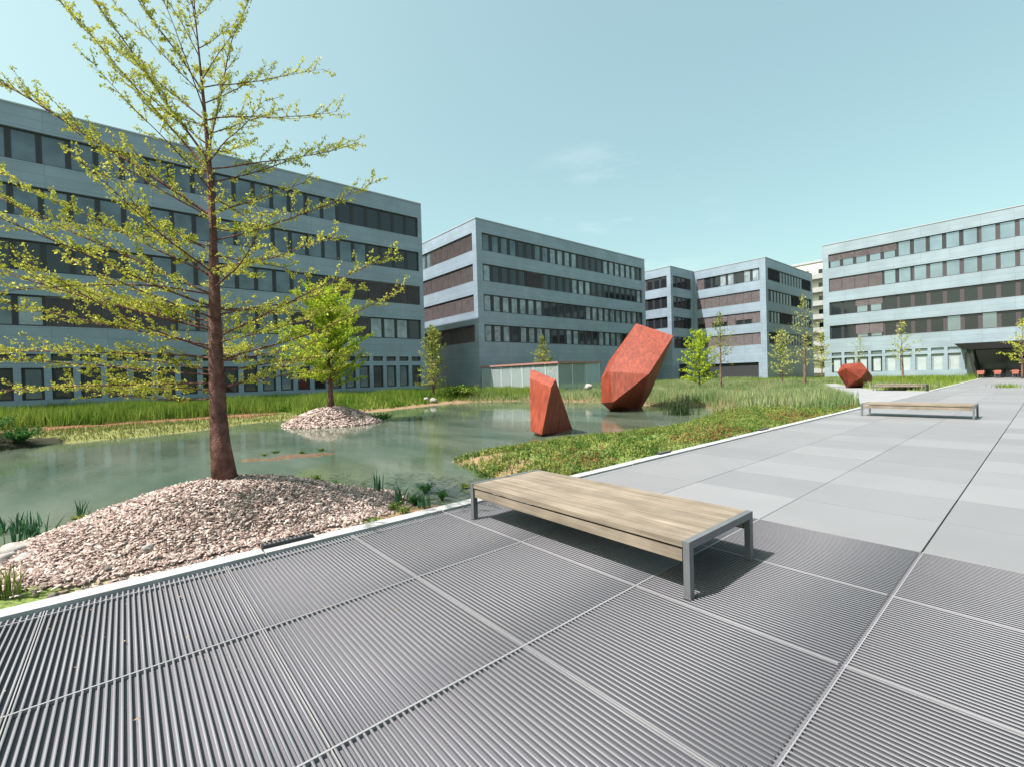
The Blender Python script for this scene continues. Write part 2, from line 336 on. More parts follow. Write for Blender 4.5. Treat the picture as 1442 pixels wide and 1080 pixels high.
left = (P2[:, 0] < 6.5) & (P2[:, 1] > 21) & (dP < 0)
setc(left, (.16, .17, .06)); setc(left & (P2[:, 1] > 26.6+wob(P2, .8, .4)), (.20, .10, .06)); setc(left & (P2[:, 1] > 29.2), (.09, .14, .03))
for i, c in ((0, (.36, .27, .23)), (1, (.46, .38, .33)), (2, (.028, .03, .018))): setc(mound(P2, i) > (.05 if i == 0 else .14), c)  # left mound: shade lying over it is put into its near-black colour
isl = (np.hypot((P2[:, 0]-3.2), (P2[:, 1]-12.15)) < 1.5); setc(isl & (Z > WATER_Z-.01), (.10, .068, .045))
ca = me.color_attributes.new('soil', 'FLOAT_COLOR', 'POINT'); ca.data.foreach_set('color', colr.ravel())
gm = bpy.data.materials.new('bank_soil'); gm.use_nodes = True; n = gm.node_tree.nodes; l = gm.node_tree.links
b = n['Principled BSDF']; b.inputs['Roughness'].default_value = .95; b.inputs['Specular IOR Level'].default_value = .1
at_ = n.new('ShaderNodeAttribute'); at_.attribute_name = 'soil'; tx = n.new('ShaderNodeTexNoise'); tx.inputs['Scale'].default_value = 22; tx.inputs['Detail'].default_value = 6
ge = n.new('ShaderNodeNewGeometry'); l.new(ge.outputs['Position'], tx.inputs[0]); mr = n.new('ShaderNodeMapRange'); mr.inputs[1].default_value = .3; mr.inputs[2].default_value = .7; mr.inputs[3].default_value = .6; mr.inputs[4].default_value = 1.4
mx = n.new('ShaderNodeMix'); mx.data_type = 'RGBA'; mx.blend_type = 'MULTIPLY'; mx.inputs[0].default_value = 1
l.new(tx.outputs[0], mr.inputs[0]); l.new(at_.outputs['Color'], mx.inputs[6]); l.new(mr.outputs[0], mx.inputs[7]); l.new(mx.outputs[2], b.inputs['Base Color'])
bp = n.new('ShaderNodeBump'); bp.inputs['Strength'].default_value = .6; bp.inputs['Distance'].default_value = .03; l.new(tx.outputs[0], bp.inputs['Height']); l.new(bp.outputs[0], b.inputs['Normal'])
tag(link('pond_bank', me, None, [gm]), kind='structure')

mb = MB(); mb.add([(-900,-900,-.75),(1500,-900,-.75),(1500,1500,-.75),(-900,1500,-.75)], [(0,1,2,3)])
tag(mb.build('ground', mat('far_ground', (.16, .18, .12), .9, .1, 0, .2, .05)), kind='structure')

# water: murky green surface with small ripples
wm = bpy.data.materials.new('pond_water'); wm.use_nodes = True; n = wm.node_tree.nodes; l = wm.node_tree.links
b = n['Principled BSDF']; b.inputs['Roughness'].default_value = .06; b.inputs['IOR'].default_value = 1.33; b.inputs['Specular IOR Level'].default_value = .5
g = n.new('ShaderNodeNewGeometry'); t = n.new('ShaderNodeTexNoise'); t.inputs['Scale'].default_value = .35; t.inputs['Detail'].default_value = 7; t.inputs['Roughness'].default_value = .6
mp = n.new('ShaderNodeMapping'); mp.inputs['Rotation'].default_value = (0, 0, .87); mp.inputs['Scale'].default_value = (1.6, .5, 1)
l.new(g.outputs['Position'], mp.inputs[0]); l.new(mp.outputs[0], t.inputs[0])
r = n.new('ShaderNodeValToRGB'); r.color_ramp.elements[0].position = .32; r.color_ramp.elements[1].position = .66
r.color_ramp.elements[0].color = (.04, .066, .038, 1); r.color_ramp.elements[1].color = (.12, .142, .11, 1)
l.new(t.outputs[0], r.inputs[0]); l.new(r.outputs[0], b.inputs['Base Color'])
t2 = n.new('ShaderNodeTexNoise'); t2.inputs['Scale'].default_value = 5; t2.inputs['Detail'].default_value = 3; l.new(mp.outputs[0], t2.inputs[0])
bp = n.new('ShaderNodeBump'); bp.inputs['Strength'].default_value = .12; bp.inputs['Distance'].default_value = .02
l.new(t2.outputs[0], bp.inputs['Height']); l.new(bp.outputs[0], b.inputs['Normal'])
mb = MB(); mb.add([(-45,5.2,WATER_Z),(25.5,5.2,WATER_Z),(25.5,31,WATER_Z),(-45,31,WATER_Z)], [(0,1,2,3)])
tag(mb.build('pond_water', wm), kind='structure')

# ------------------------------------------------------------------ plaza: ribbed grating panels
X0, X1, YA, YB = -5.19, 5.34, -6.0, 4.93; XE = 76.8
mb = MB(); mb.box(X0-.01, X1, -45, YB, -.5, -.022); mb.box(X1, 77.2, -45, YB, -.5, -.025)
tag(mb.build('plaza_bed', MAT['gap']), kind='structure')
pitch = 1.17/35
k = np.arange(int((X1-X0)/pitch)); cx = X0 + pitch*(k+.5)
jx = np.abs(((cx-.66+1.17*20) % 1.17)) ; keep = (jx > .012) & (jx < 1.158); cx = cx[keep]
HW, WB = .0054, .0030                 # flat head on a thin web
def seg(y0, y1):
    m = len(cx); prof = [(-HW, 0), (HW, 0), (HW, -.0055), (-HW, -.0055), (-WB, -.0055), (WB, -.0055), (WB, -.034), (-WB, -.034)]
    V = np.zeros((m, 16, 3))
    for q, yy in enumerate((y0, y1)):
        for i, (a, c) in enumerate(prof): V[:, q*8+i, 0] = cx+a; V[:, q*8+i, 1] = yy; V[:, q*8+i, 2] = c
    i = np.arange(m)*16
    F = np.concatenate([np.stack(q, 1) for q in ((i,i+1,i+9,i+8), (i+1,i+2,i+10,i+9), (i+3,i,i+8,i+11), (i,i+3,i+2,i+1), (i+8,i+9,i+10,i+11), (i+2,i+3,i+11,i+10), (i+5,i+6,i+14,i+13), (i+7,i+4,i+12,i+15))])
    return V.reshape(-1, 3), F
yj = [.77+1.35*j for j in range(-5, 4)]; yj = [y for y in yj if YA < y < YB-.05]
edges = [YA]+yj+[YB]; VV = []; FF = []; MI = []; o = 0
for a, b_ in zip(edges[:-1], edges[1:]):
    V, F = seg(a+.0052+(.010 if abs(a-.77) < .01 else 0), b_-.0052); VV.append(V); FF.append(F+o); o += len(V); MI.append(np.repeat([0, 0, 0, 0, 0, 1, 1, 1], len(cx)))
tag(link('plaza_grating', npmesh('plaza_grating', np.concatenate(VV), np.concatenate(FF), [MAT['rib'], MAT['rib_side']], np.concatenate(MI))), kind='structure')
mb = MB()
xj = [.66+1.17*j for j in range(-4, 5)]
for x in xj:
    for a, b_ in zip(edges[:-1], edges[1:]): mb.box(x-.003, x+.003, a+.012+(.01 if abs(a-.77) < .01 else 0), b_-.007, -.03, .0015)
for y in yj:
    if abs(y-.77) < .01: mb.box(X0, X1, y-.018, y-.012, -.03, .001)
    else: mb.box(X0, X1, y-.0056, y+.0056, -.03, .002)
sb = MB(); rs = random.Random(17)       # beyond the open grating the panels are closed slabs
for j in range(61):
    for a, b_ in zip(edges[:-1], edges[1:]):
        z = -.0005-rs.uniform(0, .0015); gsl = .011 if abs(b_-.77) < .01 else .0035
        sb.box(X1+1.17*j+.0035, min(X1+1.17*(j+1)-.0035, 76.9), a+.0035, b_-gsl, -.03, z)
MAT['slab'] = rib_mat('closed_panels', (.178, .179, .188), .5, (.88, 1.08))
tag(sb.build('plaza_slabs', MAT['slab']), kind='structure')
tag(mb.build('plaza_panel_edges', MAT['joint']), kind='structure')
mb = MB(); mb.box(-60, 77.2, -45, YA-.01, -.03, -.002); mb.box(-60, X0-.02, YA-.01, 4.93, -.03, -.002)
tag(mb.build('plaza_paving', MAT['path']), kind='structure')
mb = MB()
va = [(x, y, 0.004) for x, y in ARM]; vb = [(x, y, -.12) for x, y in ARM]; na = len(ARM)
mb.add(va+vb, [tuple(range(na))]+[(i, i+na, (i+1) % na+na, (i+1) % na) for i in range(na)])
tag(mb.build('side_path', MAT['path']), kind='structure')
# kerb of pale concrete lengths along the planting
mb = MB(); x = -45.0
rk = random.Random(3)
while x < 76:
    e = x+1.99
    if not (22.9 < x < 37.5): mb.box(x+.004, e-.004, 4.95, 5.13, -.3, .022+rk.uniform(-.002, .003))
    x += 2.0
tag(mb.build('kerb', MAT['concrete']), kind='structure')

# ------------------------------------------------------------------ buildings
ROWS = [(15.8, 17.75), (12.42, 14.33), (9.08, 10.95), (5.68, 7.6)]; TOP = 19.15
def window_mesh(w, h, glass, frame, side=.14):
    m = MB(); d = .08
    m.box(-w/2, -w/2+side, -d, 0, 0, h, 0); m.box(w/2-side, w/2, -d, 0, 0, h, 0)
    m.box(-w/2+side, w/2-side, -d, 0, 0, .09, 0); m.box(-w/2+side, w/2-side, -d, 0, h-.10, h, 0)
    m.box(-w/2+side, w/2-side, -.045, -.02, .09, h-.10, 1)
    return m.mesh('window', [MAT[frame], MAT[glass]])
def blind_mesh(w, h, frac, mt):
    m = MB(); z = h-.02; b_ = h*(1-frac)
    m.box(-w/2+.01, w/2-.01, -.13, -.09, z-.08, z, 0); z -= .08
    while z > b_+.04:
        m.add([(-w/2+.02,-.14,z-.045),(w/2-.02,-.14,z-.045),(w/2-.02,-.10,z),(-w/2+.02,-.10,z)], [(0,1,2,3)], 0); z -= .05
    m.box(-w/2+.02, w/2-.02, -.13, -.10, b_, b_+.03, 0)
    return m.mesh('blind', [MAT[mt]])
WCACHE = {}
def wmesh(*a):
    if a not in WCACHE: WCACHE[a] = window_mesh(*a)
    return WCACHE[a]
def bmesh_(*a):
    if a not in WCACHE: WCACHE[a] = blind_mesh(*a)
    return WCACHE[a]

def make_building(name, label, x0, x1, y0, y1, base, faces, wallm, group, side=.14):
    """faces: list of dicts(side 'S' (-Y) or 'W' (-X), pitch, margins, chooser(row, bay, t), ground)"""
    root = empty(name, (base[0], base[1], 0)); tag(root, label, 'building', group)
    off = (base[0], base[1], 0); D = .32
    core = MB(); core.box(x0+D, x1-.05, y0+D, y1-.05, -.7, TOP-.35); core.build('backing_wall', MAT['core'], root, off=off)
    w = MB(); wins = []
    sides = {f['side']: f for f in faces}
    hasS, hasW = 'S' in sides, 'W' in sides
    def put(side, u0, u1, z0, z1, d=D, m=0, proud=0):
        if u1 <= u0 or z1 <= z0: return
        if side == 'S': w.box(u0, u1, y0-proud, y0+d, z0, z1, m)
        else: w.box(x0-proud, x0+d, u0, u1, z0, z1, m)
    for f in faces:
        s = f['side']; a, b_ = (x0, x1) if s == 'S' else (y0, y1)
        ma, mb_ = f.get('ma', .8), f.get('mb', .8)
        a2 = a if s == 'S' else a+D                     # corner pier belongs to the S face
        put(s, a2, a+ma, -.7, TOP); put(s, b_-mb_, b_, -.7, TOP)
        lo = f.get('rows', 4); zs = ROWS[:lo]
        edges_ = [TOP]+[z for r in zs for z in (r[1], r[0])]
        for q in range(0, len(edges_)-1, 2): put(s, a+ma, b_-mb_, edges_[q+1], edges_[q])
        last = edges_[-1]
        nb = max(1, round((b_-a-ma-mb_)/f['pitch'])); p = (b_-a-ma-mb_)/nb
        for r, (za, zb) in enumerate(zs):
            for k_ in range(nb): wins.append((s, a+ma+p*(k_+.5), za, zb-za, p, f['pick'](r, k_, nb)))
        gz = f.get('ground')
        if gz:                                          # posts, glazing and transom lights on the ground floor
            zt1, zt0, zg1, zg0 = gz['z']
            put(s, a+ma, b_-mb_, zt1, last)
            put(s, a+ma, b_-mb_, -.7, zg0)
            put(s, a+ma, b_-mb_, zg1, zt0, .24)
            for k_ in range(nb+1):
                c = a+ma+p*k_; hw = .17
                for (q0, q1) in ((zg0, zg1), (zt0, zt1)): put(s, max(c-hw, a+ma), min(c+hw, b_-mb_), q0, q1, .24)
            for k_ in range(nb):
                wins.append((s, a+ma+p*(k_+.5), zg0, zg1-zg0, p-.34, gz['pick'](k_, nb)))
                wins.append((s, a+ma+p*(k_+.5), zt0, zt1-zt0, p-.34, gz['pick'](k_, nb)))
        else:
            op = f.get('opening')                       # dark recess at the foot of the wall
            if op:
                q0, q1, h = op
                put(s, a+ma, b_-mb_, h, last, m=f.get('gm', 0))
                put(s, a+ma, q0, -.7, h, m=f.get('gm', 0)); put(s, q1, b_-mb_, -.7, h, m=f.get('gm', 0))
            else: put(s, a+ma, b_-mb_, -.7, last, m=f.get('gm', 0))
    w.build('wall', [MAT[wallm], MAT['clad_dark']], root, off=off)
    cp = MB(); cp.box(x0-.05, x1, y0-.05, y0+.45, TOP, TOP+.09); cp.box(x0-.05, x0+.45, y0+.45, y1, TOP, TOP+.09)
    cp.build('coping', MAT['coping'], root, off=off)
    rf = MB(); rf.box(x0+.46, x1, y0+.46, y1, TOP-.3, TOP-.1); rf.build('roof', mat('flat_roof', (.25, .25, .25), .9), root, off=off)
    def wpos(wn):
        s, u, z, h, p, v = wn
        return Vector((u, y0+.26, z)) if s == 'S' else Vector((x0+.26, u, z))
    wins.sort(key=lambda wn: (wpos(wn)-EYE).length)
    rest = MB()
    for i, wn in enumerate(wins):
        s, u, z, h, p, v = wn; glass, frame, blind = v; pos = wpos(wn); p = round(p, 4); h = round(h, 3)
        rz = 0 if s == 'S' else -math.pi/2
        if i < 100:
            o = link('window', wmesh(p-.004, h-.004, glass, frame, side if h > .8 else .05), root); o.location = pos-Vector(off)+Vector((0, 0, .002)); o.rotation_euler = (0, 0, rz)
            if blind:
                c = link('blind', bmesh_(p-.004, h-.004, *blind), o)
        else:
            pos = pos-Vector(off)
            R3 = Matrix.Rotation(rz, 3, 'Z'); src = wmesh(p-.004, h-.004, glass, frame, side if h > .8 else .05)
            rest.add([R3 @ vv.co + pos for vv in src.vertices], [tuple(pl.vertices) for pl in src.polygons], 0)
            n0 = len(src.polygons); g_ = ['glass_dark', 'glass', 'curtain', 'glass_sky', 'curtain_white'].index(glass)+1
            for q, pl in enumerate(src.polygons): rest.m[-n0+q] = g_ if pl.material_index else 0
            if blind:
                src = bmesh_(p-.004, h-.004, *blind)
                rest.add([R3 @ vv.co + pos for vv in src.vertices], [tuple(pl.vertices) for pl in src.polygons], 6)
    if rest.v:
        o = rest.build('window', [MAT['frame'], MAT['glass_dark'], MAT['glass'], MAT['curtain'], MAT['glass_sky'], MAT['curtain_white'], MAT['blind']], root); o['kind'] = 'stuff'
    return root
rb = random.Random(11)
def runs(seed, probs, lo=1, hi=5):      # neighbouring bays tend to look alike
    rr = random.Random(seed); cache = {}
    def pick(r, k_, nb=0):
        if r not in cache:
            row = []
            while len(row) < 80:
                q = rr.random(); acc = 0
                for p_, v in probs[r % len(probs)]:
                    acc += p_
                    if q <= acc: break
                row += [v]*rr.randint(lo, hi)
            cache[r] = row
        return cache[r][k_]
    return pick
GL = ('glass', 'frame', None); GD = ('glass_dark', 'frame', None); CU = ('curtain', 'frame', None)
BL = ('glass_dark', 'frame', (1.0, 'blind')); BH = ('curtain', 'frame', (.35, 'blind')); BD = ('glass_dark', 'frame', (.6, 'blind'))
GS = ('glass_sky', 'frame_brown', None)
pA = runs(2, [[(.8, GL), (.1, CU), (.1, GD)], [(.8, GL), (.2, GD)], [(.65, GL), (.1, BL), (.25, GD)], [(.6, GL), (.1, BL), (.2, GD), (.1, CU)]])
make_building('office_building', 'long grey office block standing nearest behind the big bare tree, windows in shade', -16, 23.2, 40.7, 60, (23.2, 40.7),
    [dict(side='S', pitch=1.333, ma=.5, mb=.4, pick=pA, ground=dict(z=(3.95, 3.52, 3.1, 1.13), pick=lambda k_, n_: GD if rb.random() < .7 else GL))], 'clad', 'grey office buildings round the pond')
pB = runs(5, [[(.55, CU), (.25, GL), (.2, GD)], [(.15, BL), (.3, CU), (.55, GD)], [(.55, CU), (.35, GD), (.1, BH)], [(.45, CU), (.55, GD)]], 1, 4)
pBw = runs(8, [[(.6, BL), (.2, CU), (.2, GL)], [(.6, BL), (.4, GL)], [(1, BL)], [(.7, BL), (.3, GD)]])
make_building('office_building', 'grey office block with pale sunlit end wall, behind the two tall rust sculptures', 29.9, 62.0, 40.7, 62, (29.9, 40.7),
    [dict(side='S', pitch=1.333, ma=.8, mb=.8, pick=pB, opening=(41, 47.5, 3.3), gm=0), dict(side='W', pitch=1.333, ma=.75, mb=.8, pick=pBw, gm=0)], 'clad', 'grey office buildings round the pond', .23)
pC = runs(9, [[(.4, BL), (.6, GD)]])
make_building('office_building', 'narrow grey office block set back between the two larger middle blocks', 69.4, 76.95, 40.7, 62, (69.4, 40.7),
    [dict(side='S', pitch=1.333, ma=.7, mb=.9, pick=pC, opening=(71.5, 74.5, 3.0), gm=0), dict(side='W', pitch=1.333, ma=.7, mb=.8, pick=pC, gm=0)], 'clad', 'grey office buildings round the pond', .2)
def pD(r, k_, n_):
    if r == 0: return GD if k_ in (5, 6) else (CU if k_ in (3, 4, 0, 1) else BL if k_ > 6 else GD)
    if r == 2: return BD if k_ % 3 else BL
    return BL
make_building('office_building', 'grey office block with a sharp lit corner, left of the right hand block', 77.0, 98.6, 28.9, 62, (77.0, 28.9),
    [dict(side='S', pitch=1.333, ma=.9, mb=.8, pick=lambda r, k_, n_: GD if (r+k_//4) % 3 else BL, gm=0),
     dict(side='W', pitch=1.333, ma=.9, mb=21.8, pick=pD, opening=(30.2, 39.5, 2.9), gm=0)], 'clad', 'grey office buildings round the pond', .2)
def pE(r, k_, n_):
    q = n_-1-k_
    if r == 0: return ('glass_sky', 'frame_brown', (.5, 'blind_pink')) if q < 5 else GS
    if r == 1: return ('glass', 'frame_brown', (1.0, 'blind')) if q < 4 else GS
    if r == 2: return ('glass_dark', 'frame_brown', None) if q not in (2, 3) else ('glass_sky', 'frame_brown', (.5, 'blind_white'))
    if r == 3: return ('glass_sky', 'frame_brown', (.75, 'blind_white')) if q in (2, 3) else GS if q in (8, 10) else ('glass_dark', 'frame_brown', None)
make_building('office_building', 'pale sunlit office block on the right with sky mirrored in its windows', 77.3, 100, -24, 21.35, (77.3, 21.35),
    [dict(side='W', pitch=1.51, ma=.8, mb=.75, pick=pE, ground=dict(z=(3.75, 3.3, 3.0, .95), pick=lambda k_, n_: ('curtain_white', 'clad_light', None) if n_-1-k_ < 10 else GD))], 'clad_light', 'grey office buildings round the pond', .19)

# cream apartment block far behind, seen through the gap
r = empty('apartment_building', (128, 35, 0)); tag(r, 'distant cream apartment block with balconies seen through the narrow gap', 'building')
mb = MB(); mb.box(0, 14, -9, 9, -.7, 27); mb.build('wall', mat('cream_render', (.62, .58, .5), .85), r)
mb = MB(); mb.box(-.2, 14.2, -9.2, 9.2, 27, 27.5); mb.build('roof', MAT['coping'], r)
for i in range(8):
    for j in range(5):
        z = 1.2+i*3.2; y = -7.6+j*3.6
        m = MB(); m.box(-.03, .1, y, y+1.6, z, z+1.7); o = m.build('window', MAT['glass_dark'], r)
    m = MB(); m.box(-1.3, -.04, -8.5, 8.5, 3.9-3.2+i*3.2-.2, 3.9-3.2+i*3.2); m.box(-1.3, -1.22, -8.5, 8.5, .7+i*3.2, 1.65+i*3.2)
    m.build('balcony', MAT['concrete'], r)

# entrance canopy on the right-hand block
r = empty('entrance_canopy', (75, 2, 0)); tag(r, 'dark flat entrance canopy on slanted posts at the foot of the right hand block', 'canopy')
m = MB(); m.add([(-2.2,-9,3.25),(2.2,-9,3.25),(2.2,4.6,3.25),(-2.2,4.6,3.25),(-2.6,-9,3.95),(2.2,-9,3.95),(2.2,5.3,3.95),(-2.6,5.3,3.95)],
                [(0,3,2,1),(4,5,6,7),(0,1,5,4),(1,2,6,5),(2,3,7,6),(3,0,4,7)]); m.build('canopy_roof', mat('dark_metal', (.045, .04, .05), .5, .4), r)
for yy in (4.1, .3, -4.0):
    m = MB(); m.add([(-1.9,yy,3.25),(-1.7,yy,3.25),(-1.7,yy+.25,3.25),(-1.9,yy+.25,3.25),(-1.9,yy-.7,-.1),(-1.7,yy-.7,-.1),(-1.7,yy-.45,-.1),(-1.9,yy-.45,-.1)],
                    [(0,1,2,3),(7,6,5,4),(0,4,5,1),(1,5,6,2),(2,6,7,3),(3,7,4,0)]); m.build('post', MAT['black'], r)
m = MB(); m.box(1.2, 1.3, -8.8, 4.0, 0, 3.25); m.build('glass_screen', MAT['glass_dark'], r)

# glass bicycle shelter on the far bank
def shelter():
    r = empty('glass_pavilion', (31.5, 33.5, 0)); tag(r, 'low glass pavilion with a thin red brown roof edge in front of the middle block', 'pavilion')
    g = bpy.data.materials.new('clear_panel'); g.use_nodes = True; bb = g.node_tree.nodes['Principled BSDF']
    bb.inputs['Base Color'].default_value = (.75, .85, .85, 1); bb.inputs['Transmission Weight'].default_value = .8; bb.inputs['Roughness'].default_value = .03; bb.inputs['IOR'].default_value = 1.1
    x0, x1, y0, y1, z = -2.5, 3.2, -5.5, 5.6, 2.75
    m = MB(); m.box(x0-.15, x1+.15, y0-.15, y1+.15, z, z+.16); m.build('roof', mat('rust_edge', (.30, .16, .14), .6), r)
    fr = mat('pale_post', (.5, .55, .55), .5)
    for i in range(8):
        y = y0+(y1-y0)*i/7; m = MB(); m.box(x0, x0+.06, y-.03 if i else y, y+.03, 0, z); m.build('post', fr, r)
    for i in range(1, 4):
        x = x0+(x1-x0)*i/3; m = MB(); m.box(x-.03, x+.03, y0, y0+.06, 0, z); m.build('post', fr, r)
    m = MB()
    for i in range(7): m.box(x0+.02, x0+.035, y0+(y1-y0)*i/7+.04, y0+(y1-y0)*(i+1)/7-.04, .05, z-.05)
    for i in range(3): m.box(x0+(x1-x0)*i/3+.07, x0+(x1-x0)*(i+1)/3-.04, y0+.02, y0+.035, .05, z-.05)
    m.build('glass_wall', g, r)
    return r
shelter()

# ------------------------------------------------------------------ trees
def make_tree(name, label, loc, H, R, style, leafm, barkm, seed, nb=60, leaf=.05, dens=1.0, r0=.12, z0=.18, manual=(), group=None, lean=(0, 0), tuft=7, shape=None, twl=1.0):
    rr = random.Random(seed); root = empty(name, loc); tag(root, label, 'tree', group)
    T = MB(); n = 14; path = []
    for i in range(n+1):
        t = i/n; path.append(Vector((lean[0]*t+.018*H*.3*math.sin(t*7+seed), lean[1]*t+.018*H*.3*math.cos(t*5+seed), H*t)))
    rad = [max(.006, r0*(1-i/n)**1.5)*(1+.32*math.exp(-i*2.2)) for i in range(n+1)]
    path[0] = Vector((0, 0, -.12))
    T.tube(path, rad, 12 if r0 > .1 else 7)
    T.build('trunk', MAT[barkm], root, smooth=True)
    def trunk_at(z):
        t = max(0, min(.999, z/H))*n; i = int(t); return path[i].lerp(path[i+1], t-i)
    B = MB(); leafP = []; leafS = []
    def add_leaf(p, spread, k_):
        for _ in range(k_):
            leafP.append((p.x+rr.gauss(0, spread), p.y+rr.gauss(0, spread), p.z+rr.gauss(0, spread*.8))); leafS.append(leaf*rr.uniform(.55, 1.3))
    def branch(z, az, L, el, curve, br):
        p = trunk_at(z); pts = [p.copy()]; m_ = 9
        d = Vector((math.cos(az)*math.cos(el), math.sin(az)*math.cos(el), math.sin(el)))
        bend = Vector((rr.gauss(0, .05), rr.gauss(0, .05), curve))
        for i in range(m_):
            d = (d + bend*(1.0/m_) + Vector((rr.gauss(0, .05), rr.gauss(0, .05), rr.gauss(0, .045)))).normalized(); p = p + d*(L/m_); pts.append(p.copy())
        B.tube(pts, [br*.56*(1-.88*i/m_) for i in range(m_+1)], 5, cap=False)
        ntw = max(3, int(L*8.5*dens))
        for q in range(ntw):
            t = (.10+.90*(q+rr.random())/ntw)*m_; i = min(int(t), m_-1); s = pts[i].lerp(pts[i+1], t-i); dd = (pts[i+1]-pts[i]).normalized()
            side = dd.cross(Vector((0, 0, 1))).normalized()*(1 if q % 2 else -1)
            td = (dd*.75+side*rr.uniform(.35, 1.0)+Vector((0, 0, rr.uniform(-.25, .55)))).normalized()
            tl = twl*(.14+.30*L*.35*(1-.55*t/m_))*rr.uniform(.5, 1.25); tp = [s]; x = s.copy()
            for j in range(3):
                td = (td+Vector((rr.gauss(0, .12), rr.gauss(0, .12), rr.gauss(.05, .12)))).normalized(); x = x+td*tl/3; tp.append(x.copy())
            B.tube(tp, [br*.16+.0012, br*.12+.001, br*.08+.001, .001], 3, cap=False)
            kk = max(2, int(tl*16*dens))
            for j in range(kk):
                u = (.15+.85*(j+rr.random())/kk)*3; i2 = min(2, int(u)); add_leaf(tp[i2].lerp(tp[i2+1], u-i2), leaf*.47, rr.randint(max(1, tuft-4), tuft))
    for (z, az, L, el, cv, br) in manual: branch(z, az, L, el, cv, br)
    for i in range(nb):
        t = (i+rr.random())/nb; z = H*(z0+(1-z0-.02)*t)
        if shape == 'cone': rl = R*(1-t)**.8*(.55+.45*min(1, t*6))
        elif shape == 'round': rl = R*math.sqrt(max(.03, 1-(2*t-.75)**2/1.65))*(1 if t < .85 else .7)
        else: rl = R*((1-t)**.6)
        el = math.radians((4+58*t**1.3) if style == 'up' else (16+45*t)); el += rr.gauss(0, .14)
        branch(z, i*2.39996+rr.gauss(0, .35), max(.25, rl*rr.uniform(.65, 1.15)), el, rr.gauss(.05, .15) - (.12 if t < .3 else 0), max(.006, r0*.22*(1-t*.7)))
    B.build('branches', MAT[barkm], root, smooth=True)
    V, F = leafquads(np.array(leafP), np.array(leafS), 0, .55)
    link('crown', npmesh('crown', V, F, [MAT[leafm]]), root)
    return root
gt = 'young trees planted round the pond'
cyaw = YAW
def az_img(side, away): return math.atan2((Rv*side+Fv*away).y, (Rv*side+Fv*away).x)
# (height on trunk, azimuth, length, elevation, curve, radius); azimuths as seen from the plaza
MB1 = [(3.35, az_img(-1,-.25), 4.2, .62, .05, .034), (3.9, az_img(-1,.2), 3.6, .85, -.15, .030), (4.05, az_img(-1,-.3), 3.2, 1.02, .05, .028),
 (4.55, az_img(-1,.3), 2.6, .72, .05, .022), (4.9, az_img(-.8,-.4), 2.2, .95, 0, .02), (4.1, az_img(.35,.5), 2.6, 1.32, .05, .024),
 (4.55, az_img(1,-.2), 1.75, .06, .10, .018), (3.95, az_img(1,.2), 1.9, .08, .35, .02), (4.95, az_img(1,.3), 1.5, .35, .0, .015),
 (3.05, az_img(1,.1), 2.2, .18, .15, .02), (2.7, az_img(1,-.4), 2.0, .05, .15, .02), (2.55, az_img(-1,.3), 2.5, .55, .6, .026), (2.9, az_img(-1,.2), 1.7, .5, 0, .02),
 (2.35, az_img(-1,-.1), 3.3, .35, .25, .028), (1.9, az_img(-1,-.35), 3.2, .30, .05, .026), (1.55, az_img(-1,.15), 3.4, .16, .05, .026), (1.25, az_img(-1,-.3), 3.0, .06, .10, .024),
 (1.15, az_img(-1,.5), 2.8, .02, .05, .022), (1.4, az_img(.8,.5), 1.8, .12, .1, .02), (2.1, az_img(1,.3), 1.9, .25, .1, .02), (1.75, az_img(1,-.3), 1.6, .15, .1, .018), (2.2, az_img(-.6,-.8), 2.6, .3, .1, .024), (1.5, az_img(-.5,.9), 2.8, .1, .1, .024), (1.05, az_img(-1,.05), 2.4, -.02, .05, .02),
 (2.0, az_img(-1,.35), 3.3, .24, .0, .024), (1.7, az_img(-1,-.05), 3.5, .2, .1, .024), (2.6, az_img(-1,-.15), 3.0, .42, .1, .022), (1.35, az_img(-1,-.1), 3.3, .1, .15, .022), (1.5, az_img(.9,-.2), 1.6, .1, .2, .016), (1.2, az_img(.7,.6), 1.7, .05, .2, .016)]
t1 = onground(318, 678, .44)
make_tree('conifer_tree', 'tall sparse conifer with a reddish trunk on the wood chip mound by the kerb', (t1.x, t1.y, .44), 6.7, 2.5, 'up', 'leaf_yellow', 'bark', 4, nb=44, leaf=.034, dens=1.35, r0=.120, z0=.17, manual=MB1, group=gt, lean=(-.12, .10), tuft=9)
def gz(x, y): return float(height(np.array([[x, y]]))[0])
def tree_at(px, depth, ytop, wpx, **k_):
    p = at(px, depth); hz = 532-(px-721)*.0291
    H = (hz-ytop)/FPX*depth + 1.65 - gz(p.x, p.y); R = wpx/2/FPX*depth
    return dict(loc=(p.x, p.y, gz(p.x, p.y)), H=H, R=R, **k_)
make_tree('young_tree', 'bushy lime green young tree on the pale stone island in the pond', style='low', leafm='leaf_lime', barkm='bark', seed=21, nb=110, leaf=.085, dens=1.2, r0=.13, z0=.2, group=gt, shape='round', tuft=8, loc=(7.03, 20.9, gz(7.03, 20.9)), H=5.0, R=2.1)
make_tree('young_tree', 'narrow olive tree at the water edge between the left and middle blocks', style='low', leafm='leaf_olive', barkm='bark', seed=22, nb=75, leaf=.15, dens=.7, z0=.14, group=gt, shape='round', tuft=6, r0=.11, **tree_at(610, 36, 463, 50))
make_tree('young_tree', 'small pointed tree rising just behind the glass pavilion', style='low', leafm='leaf_olive', barkm='bark_grey', seed=23, nb=55, leaf=.17, dens=.7, z0=.2, group=gt, shape='cone', tuft=6, r0=.09, **tree_at(765, 50, 476, 52))
make_tree('young_tree', 'low bushy yellow green tree just right of the tallest rust sculpture', style='low', leafm='leaf_lime', barkm='bark_grey', seed=24, nb=64, leaf=.15, dens=.7, z0=.08, group=gt, shape='round', tuft=7, r0=.09, **tree_at(985, 41, 470, 60))
